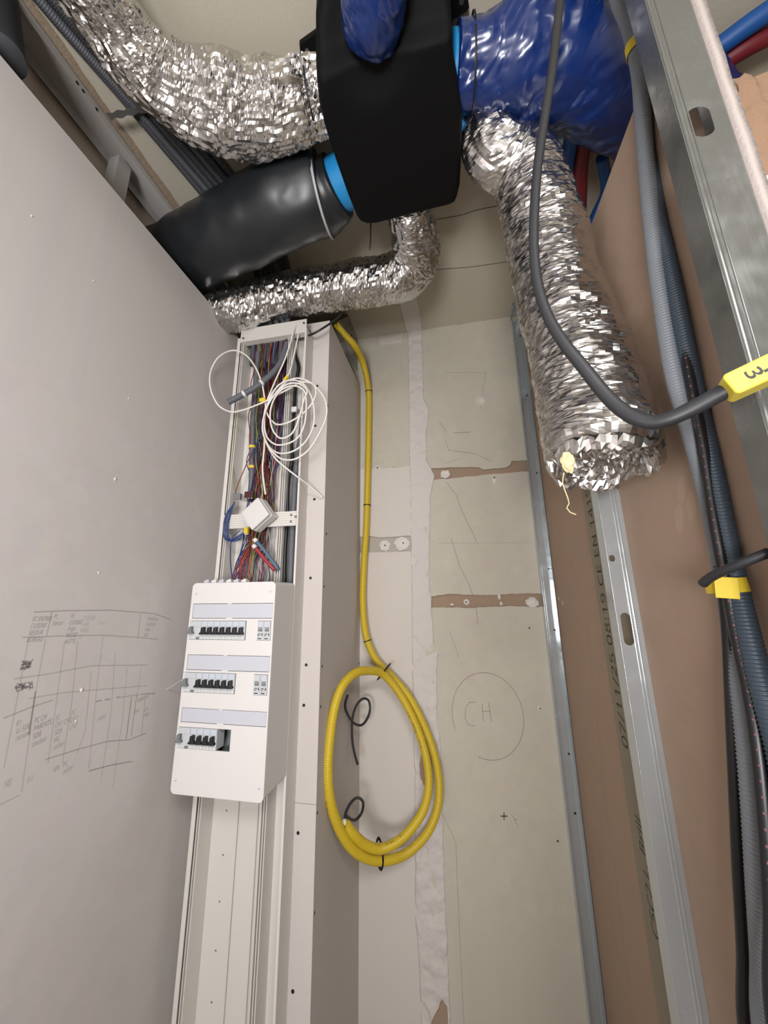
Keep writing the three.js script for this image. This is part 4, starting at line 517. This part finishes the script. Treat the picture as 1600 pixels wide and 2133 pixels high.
// ---------------------------------------------------------------- yellow conduit and black cables
{ const t = thing('yellow_conduit', 'yellow ribbed conduit hanging from the partition top and coiled in a loop', 'conduit');
  const pts = [[-.4069,2.3363,-1.14],[-.3973,2.3268,-1.16],[-.379,2.3084,-1.18],[-.3559,2.293,-1.22],[-.3475,2.2937,-1.33],[-.3406,2.2165,-1.41],[-.3411,1.9933,-1.42],[-.3458,1.7674,-1.42],[-.3522,1.5558,-1.42],[-.3611,1.3953,-1.415],[-.3635,1.2433,-1.41],[-.3453,1.1177,-1.4],[-.3078,1.0404,-1.4],[-.2513,.9863,-1.4],[-.1907,.9217,-1.405],[-.1378,.8292,-1.405],[-.1052,.7462,-1.4],[-.0906,.6617,-1.395],[-.0968,.5885,-1.385],[-.1304,.5226,-1.37],[-.1866,.4814,-1.34],[-.2403,.4825,-1.29],[-.2897,.5072,-1.24],[-.3299,.5621,-1.18],[-.3571,.6361,-1.13],[-.372,.7197,-1.09],[-.3771,.7982,-1.075],[-.3753,.8803,-1.08],[-.368,.9626,-1.1],[-.3546,1.0113,-1.13],[-.3319,1.0356,-1.19],[-.3031,1.0282,-1.27],[-.2737,1.006,-1.34],[-.235,.9563,-1.375],[-.1891,.8842,-1.385],[-.15,.8032,-1.38],[-.1271,.7271,-1.37],[-.1225,.6607,-1.36],[-.1374,.6045,-1.34],[-.1697,.567,-1.31],[-.2149,.5383,-1.28],[-.262,.5309,-1.25],[-.3015,.5595,-1.21],[-.3274,.6055,-1.17],[-.3463,.6381,-1.15]];
  const marks = canvasTex(128, 512, (x) => { x.fillStyle = '#ffffff'; x.fillRect(0, 0, 128, 512); x.fillStyle = '#4a4a3c'; x.font = '11px sans-serif'; for (const u of [14, 78]) { x.save(); x.translate(u, 10); x.rotate(Math.PI / 2); x.fillText('25 mm  - - -  TPC 3422  - - - 25  |', 0, 0); x.restore(); } });
  marks.wrapS = marks.wrapT = THREE.RepeatWrapping; marks.repeat.set(1 / 0.12566, 2.6);
  part('tube', ribbed(pts, 0.0142, 0.0056, 0.0014, { radial: 16 }), std({ color: 0xc6ab2a, roughness: 0.36, map: marks }), t);
  part('end_cap', new THREE.SphereGeometry(0.0085, 12, 8).translate(...[-.3492,.6463,-1.145]), std({ color: 0xd9cfa0, roughness: 0.6 }), t);
  const tie = (px, ax, ra, rb) => { const g = new THREE.TorusGeometry(1, 0.1, 8, 36); g.scale(ra, rb, 0.018); g.rotateY(Math.PI / 2); g.rotateZ(ax); g.translate(...px); part('cable_tie', g, M.tie, t); };
  const flatTie = (tt) => part('cable_tie', ringAt(pts, tt, 0.0145, 0.0035, 0.0014), M.tie, t);
  for (const q of [[[-.3384,2.1964,-1.41]], [[-.348,1.6556,-1.42]], [[-.3434,1.1107,-1.4]]]) { const y = q[0][1]; const c = new THREE.CatmullRomCurve3(pts.map(V), false, 'centripetal'); let best = 0, bd = 9; for (let i = 0; i < 400; i++) { const u = i / 400 * 0.4, p = c.getPointAt(u), dd = Math.abs(p.y - y); if (dd < bd) { bd = dd; best = u; } } flatTie(best); }
  const big = (c, dir, len, wid) => { const g = new THREE.TorusGeometry(1, 0.13, 8, 40); const p = g.attributes.position; g.scale(len, wid, 0.022); const z = V(dir).normalize(), y = new THREE.Vector3(0, 0, 1).addScaledVector(z, -z.z).normalize(), x = new THREE.Vector3().crossVectors(y, z); g.applyMatrix4(new THREE.Matrix4().makeBasis(x, y, z)); g.translate(...c); part('cable_tie', g, M.tie, t); };
  { const a = [-.2726,1.0066,-1.37], b = [-.2374,.9767,-1.37]; big(a, [b[0] - a[0], b[1] - a[1], 0], 0.034, 0.036); }
  { const a = [-.2724,.5059,-1.27]; big(a, [1, 0.02, -0.8], 0.038, 0.022); }
}
solo('black_cable', hose([[-.3629,.964,-1.21],[-.3737,.9295,-1.22],[-.3691,.8881,-1.25],[-.3586,.8544,-1.29],[-.3428,.8427,-1.32],[-.3295,.8569,-1.35],[-.3255,.8825,-1.37],[-.3326,.9092,-1.37],[-.3481,.9159,-1.36],[-.3659,.9016,-1.34],[-.3758,.8683,-1.32],[-.376,.8293,-1.31],[-.3722,.7853,-1.31],[-.3634,.7496,-1.31],[-.3562,.7237,-1.315]], 0.0042), M.cable, 'upper black cable curling out of a hole behind the yellow loop', 'cable');
solo('black_cable', hose([[-.3508,.6347,-1.16],[-.3541,.6483,-1.17],[-.353,.6579,-1.2],[-.3447,.6596,-1.24],[-.3382,.6423,-1.28],[-.3346,.612,-1.31],[-.3411,.5858,-1.31],[-.3533,.5776,-1.29],[-.3611,.599,-1.25],[-.3648,.6306,-1.21]], 0.0042), M.cable, 'lower black cable curling out of the end of the yellow conduit', 'cable');

// ---------------------------------------------------------------- right hand conduits
{ const t = thing('ribbed_conduit', 'light grey ribbed conduit on the brown board, left of the bundle', 'conduit'); const pts = [[0.3359,2.3726,-.47],[0.3372,2.2907,-.47],[0.3438,2.211,-.47],[0.3452,2.114,-.475],[0.3428,2.0444,-.485],[0.3415,1.9634,-.5],[0.3383,1.8775,-.51],[0.3358,1.7853,-.52],[0.3331,1.6927,-.525],[0.3316,1.5892,-.53],[0.3348,1.5395,-.532],[0.3397,1.502,-.536],[0.3439,1.4647,-.54],[0.3477,1.4294,-.545],[0.3514,1.3939,-.55],[0.3521,1.3593,-.552],[0.3523,1.3058,-.555],[0.3487,1.2504,-.555],[0.3406,1.182,-.548],[0.3292,1.1148,-.54],[0.316,1.0338,-.535],[0.3088,.9633,-.54],[0.3049,.8926,-.55],[0.3029,.8032,-.57], [0.335, 0.4, -0.6], [0.335, FL + 0.01, -0.6]]; part('tube', ribbed(pts, 0.0118, 0.0046, 0.0014, { radial: 16 }), M.conduitLight, t); part('tape_band', ringAt(pts, tNear(pts, [0.3449,2.1626,-.473]), 0.0128, 0.02, 0.0008), M.tapeYellow, t, 'yellow tape band'); }
solo('ribbed_conduit', ribbed([[0.3566,2.1013,-.5],[0.353,1.9755,-.51],[0.3486,1.8519,-.515],[0.3479,1.7588,-.515],[0.3455,1.6563,-.515],[0.3468,1.5726,-.52],[0.3496,1.5007,-.525],[0.3486,1.4309,-.525],[0.3466,1.3656,-.525],[0.3453,1.3101,-.525],[0.3416,1.2635,-.52],[0.3354,1.2152,-.51],[0.3294,1.1664,-.5],[0.3245,1.1179,-.49],[0.3158,1.0619,-.48],[0.3064,.9905,-.47], [0.325, 0.5, -0.5], [0.325, FL + 0.01, -0.52]], 0.0118, 0.0046, 0.0014, { radial: 16 }), M.conduitBlue, 'dark blue grey ribbed conduit on the brown board, right of the bundle', 'conduit');
solo('black_hose', hose([[0.3601,2.0497,-.51],[0.3518,1.8973,-.52],[0.3516,1.7742,-.53],[0.351,1.6554,-.535],[0.3531,1.5407,-.545],[0.353,1.4606,-.55],[0.3522,1.3916,-.555],[0.3507,1.3315,-.555],[0.3452,1.2809,-.55],[0.3411,1.2388,-.55],[0.3309,1.1526,-.555],[0.3222,1.0588,-.565],[0.3159,.9616,-.58],[0.3136,.8637,-.6],[0.3136,.7537,-.63], [0.33, 0.4, -0.64], [0.335, FL + 0.01, -0.64]], 0.0072), M.hose, 'smooth black hose in the bundle on the brown board', 'hose');
{ const t = thing('dotted_hose', 'black hose with pink dots in the bundle on the brown board', 'hose'); const pts = [[0.3478,1.7769,-.515],[0.3453,1.6729,-.515],[0.3404,1.5627,-.515],[0.3406,1.4779,-.52],[0.3392,1.4115,-.525],[0.3363,1.3598,-.525],[0.3344,1.3104,-.525],[0.3332,1.2634,-.525],[0.3288,1.2137,-.52],[0.3255,1.1726,-.515],[0.3158,1.1165,-.505],[0.3049,1.0507,-.5],[0.292,.9678,-.5],[0.28,.8654,-.51], [0.33, 0.45, -0.55], [0.335, FL + 0.01, -0.56]]; part('sheath', hose(pts, 0.0066), M.hose, t); const c = new THREE.CatmullRomCurve3(pts.map(V), false, 'centripetal'); const dots = []; const len = c.getLength(); for (let i = 0; i < 84; i++) { const u = (0.06 + i * 0.0145) / len; if (u > 1) break; const p = c.getPointAt(u), tg = c.getTangentAt(u), dir = new THREE.Vector3(-0.1, 1.28, 0).sub(p).normalize(); dir.y *= 0.2; dir.addScaledVector(tg, -dir.dot(tg)).normalize(); dots.push(new THREE.SphereGeometry(0.0013, 8, 6).scale(1, 1.3, 1).translate(p.x + dir.x * 0.0061, p.y + dir.y * 0.0061, p.z + dir.z * 0.0061)); } const dm = part('dot_marks', merge(dots), M.pinkDot, t, 'row of pink printed dots'); }
{ const t = thing('yellow_tape', 'band of yellow tape round the conduits on the brown board', 'tape'); const a = [0.3283,1.2874,-.505]; const s = rrect(-0.0195, 0.0195, -0.021, 0.021, 0.019); s.holes.push(rrect(-0.0187, 0.0187, -0.0202, 0.0202, 0.0182, new THREE.Path())); const g = extrude(s, 0.017); g.rotateX(-Math.PI / 2); g.rotateZ(0.06); g.translate(a[0] + 0.004, a[1] - 0.009, a[2] - 0.018); part('band', g, M.tapeYellow, t); part('flap', rbox(-0.011, 0.011, -0.013, 0.012, -0.001, 0.001, 0.0005).rotateY(-0.25).rotateZ(-0.1).translate(a[0] - 0.010, a[1] - 0.003, a[2] + 0.0035), M.tapeYellow, t); }
{ const t = thing('dotted_hose', 'short stub of dotted black hose crossing in front of the yellow tape', 'hose'); const pts = [[0.2935,1.289,-.5],[0.2957,1.2958,-.488],[0.2979,1.3019,-.47],[0.3031,1.307,-.455],[0.3108,1.3126,-.445],[0.3222,1.3188,-.435]]; part('sheath', hose(pts, 0.0052), M.cable, t); }
// black cable with a yellow label
{ const t = thing('black_cable', 'thick grey black cable hanging across the silver duct with a yellow tag', 'cable'); const pts = [[0.27, 2.503, -0.41], [0.2424,2.3418,-.43],[0.2272,2.2458,-.43],[0.2103,2.157,-.43],[0.1961,2.0834,-.43],[0.1741,1.9856,-.43],[0.1547,1.8936,-.43],[0.141,1.8061,-.43],[0.1341,1.7395,-.43],[0.1332,1.6811,-.428],[0.1392,1.6314,-.425],[0.1515,1.5855,-.42],[0.167,1.5454,-.415],[0.1811,1.508,-.41],[0.192,1.4812,-.403],[0.2025,1.4628,-.395],[0.2138,1.4535,-.388],[0.2251,1.4524,-.38],[0.2408,1.4569,-.372],[0.2581,1.4643,-.364],[0.2742,1.4711,-.356],[0.289,1.4768,-.348],[0.3065,1.4833,-.34], [0.42, 1.56, -0.28], [0.62, 1.5, -0.2]]; part('sheath', sweep(pts, (s2, th, t2) => 0.0064 + 0.0022 * Math.min(1, Math.max(0, (t2 - 0.55) / 0.2)), { step: 0.005, radial: 16, squash: [1.05, 0.9] }), M.cable, t);
  const tagTex = canvasTex(512, 256, (x) => { x.fillStyle = '#e3cf4e'; x.fillRect(0, 0, 512, 256); x.fillStyle = '#1a1a14'; x.font = 'bold 210px sans-serif'; x.save(); x.translate(170, 70); x.rotate(Math.PI / 2); x.fillText('3', 0, 0); x.fillText('1', 20, -150); x.restore(); });
  const a = [0.2607,1.4645,-.354], b = [0.2957,1.4766,-.342], va = V(a), vb = V(b), L = va.distanceTo(vb), dir = vb.clone().sub(va).normalize(); const up = new THREE.Vector3(0, 1, 0).addScaledVector(dir, -dir.y).normalize(), out = new THREE.Vector3().crossVectors(dir, up);
  const s = rrect(0, L, -0.0115, 0.0115, 0.004), g = extrude(s, 0.0165, 0.002, 3); const uvA = g.attributes.uv, q = g.attributes.position; for (let i = 0; i < q.count; i++) uvA.setXY(i, q.getX(i) / L, q.getY(i) / 0.023 + 0.5); g.translate(0, 0, -0.0085); g.applyMatrix4(new THREE.Matrix4().makeBasis(dir, up, out)); g.translate(...a); part('label_tag', g, std({ map: tagTex, roughness: 0.5 }), t, 'yellow tag with handwriting'); }
// pipes and masonry beyond the stud wall
solo('red_pipe', hose([[0.95, 2.46, -0.6], [0.8, 2.46, -0.65], [0.702,2.45,-.6693],[0.652,2.45,-.6925],[0.5596,2.45,-.7228],[0.4601,2.45,-.7384],[0.4103,2.45,-.7621],[0.4103,2.45,-.8205],[0.4334,2.45,-.9106],[0.4618,2.45,-1.0018],[0.5142,2.45,-1.1494]], 0.019, { radial: 18 }), M.redPipe, 'dark red sleeved pipe under the ceiling beyond the brown board', 'pipe');
solo('blue_pipe', hose([[0.95, 2.46, -0.54], [0.82, 2.46, -0.58], [0.6852,2.45,-.6318],[0.6258,2.45,-.6647],[0.5457,2.45,-.6948],[0.4255,2.45,-.7043],[0.3739,2.45,-.7303],[0.3688,2.45,-.7793],[0.3787,2.45,-.8489],[0.3941,2.45,-.9436]], 0.019, { radial: 18 }), M.bluePipe, 'blue sleeved pipe under the ceiling beside the red one', 'pipe');
solo('blue_pipe', hose([[0.46, 2.44, -0.82], [0.5101,2.45,-.9263],[0.5051,2.45,-.9956],[0.5059,2.45,-1.0756],[0.5063,2.45,-1.1871]], 0.015, { radial: 18 }), M.bluePipe, 'second blue pipe just above the sloping edge of the brown board', 'pipe');
{ const t = thing('masonry_pier', 'broken plastered masonry pier at right edge beyond the stud', 'masonry'); const g0 = new THREE.BoxGeometry(0.2, 1.55, 0.12, 40, 180, 16); const p = g0.attributes.position; for (let i = 0; i < p.count; i++) { const x = p.getX(i), y = p.getY(i), z = p.getZ(i), k = 0.006 * nz(x * 20, y * 20, z * 20) + 0.003 * nz(x * 60, y * 60, z * 60) + 0.004 * Math.round(nz(x * 28, y * 2.2, 3) * 2); const e = x < -0.085 ? 0.006 * nz(2, y * 14, z * 16) + 0.003 * nz(1, y * 50, z * 40) : 0; p.setXYZ(i, x + e + k * 0.3, y + k * 0.6, z + k); } g0.computeVertexNormals(); const c = [0.4847,2.0925,-.5]; g0.translate(c[0] + 0.1, c[1] - 0.775, -0.56); part('core', metric(g0), M.terracotta, t);
  for (const [px, a, b, s] of [[[0.47,1.9039,-.498], 0.012, 0.02, 3], [[0.4719,1.87,-.498], 0.016, 0.012, 4], [[0.468,1.9847,-.498], 0.006, 0.016, 5]]) blob(px, a, b, 0.006, s, M.dab, t, 'plaster_lump'); }

// every top-level object gets its origin at its own base
scene.updateMatrixWorld(true);
for (const o of [...scene.children]) {
  if (o.isLight || o.isCamera) continue;
  const b = new THREE.Box3().setFromObject(o), c = new THREE.Vector3((b.min.x + b.max.x) / 2, b.min.y, (b.min.z + b.max.z) / 2);
  if (o.isMesh) o.geometry.translate(-c.x, -c.y, -c.z); else for (const k of o.children) k.position.sub(c);
  o.position.add(c);
}
renderer.render(scene, camera);
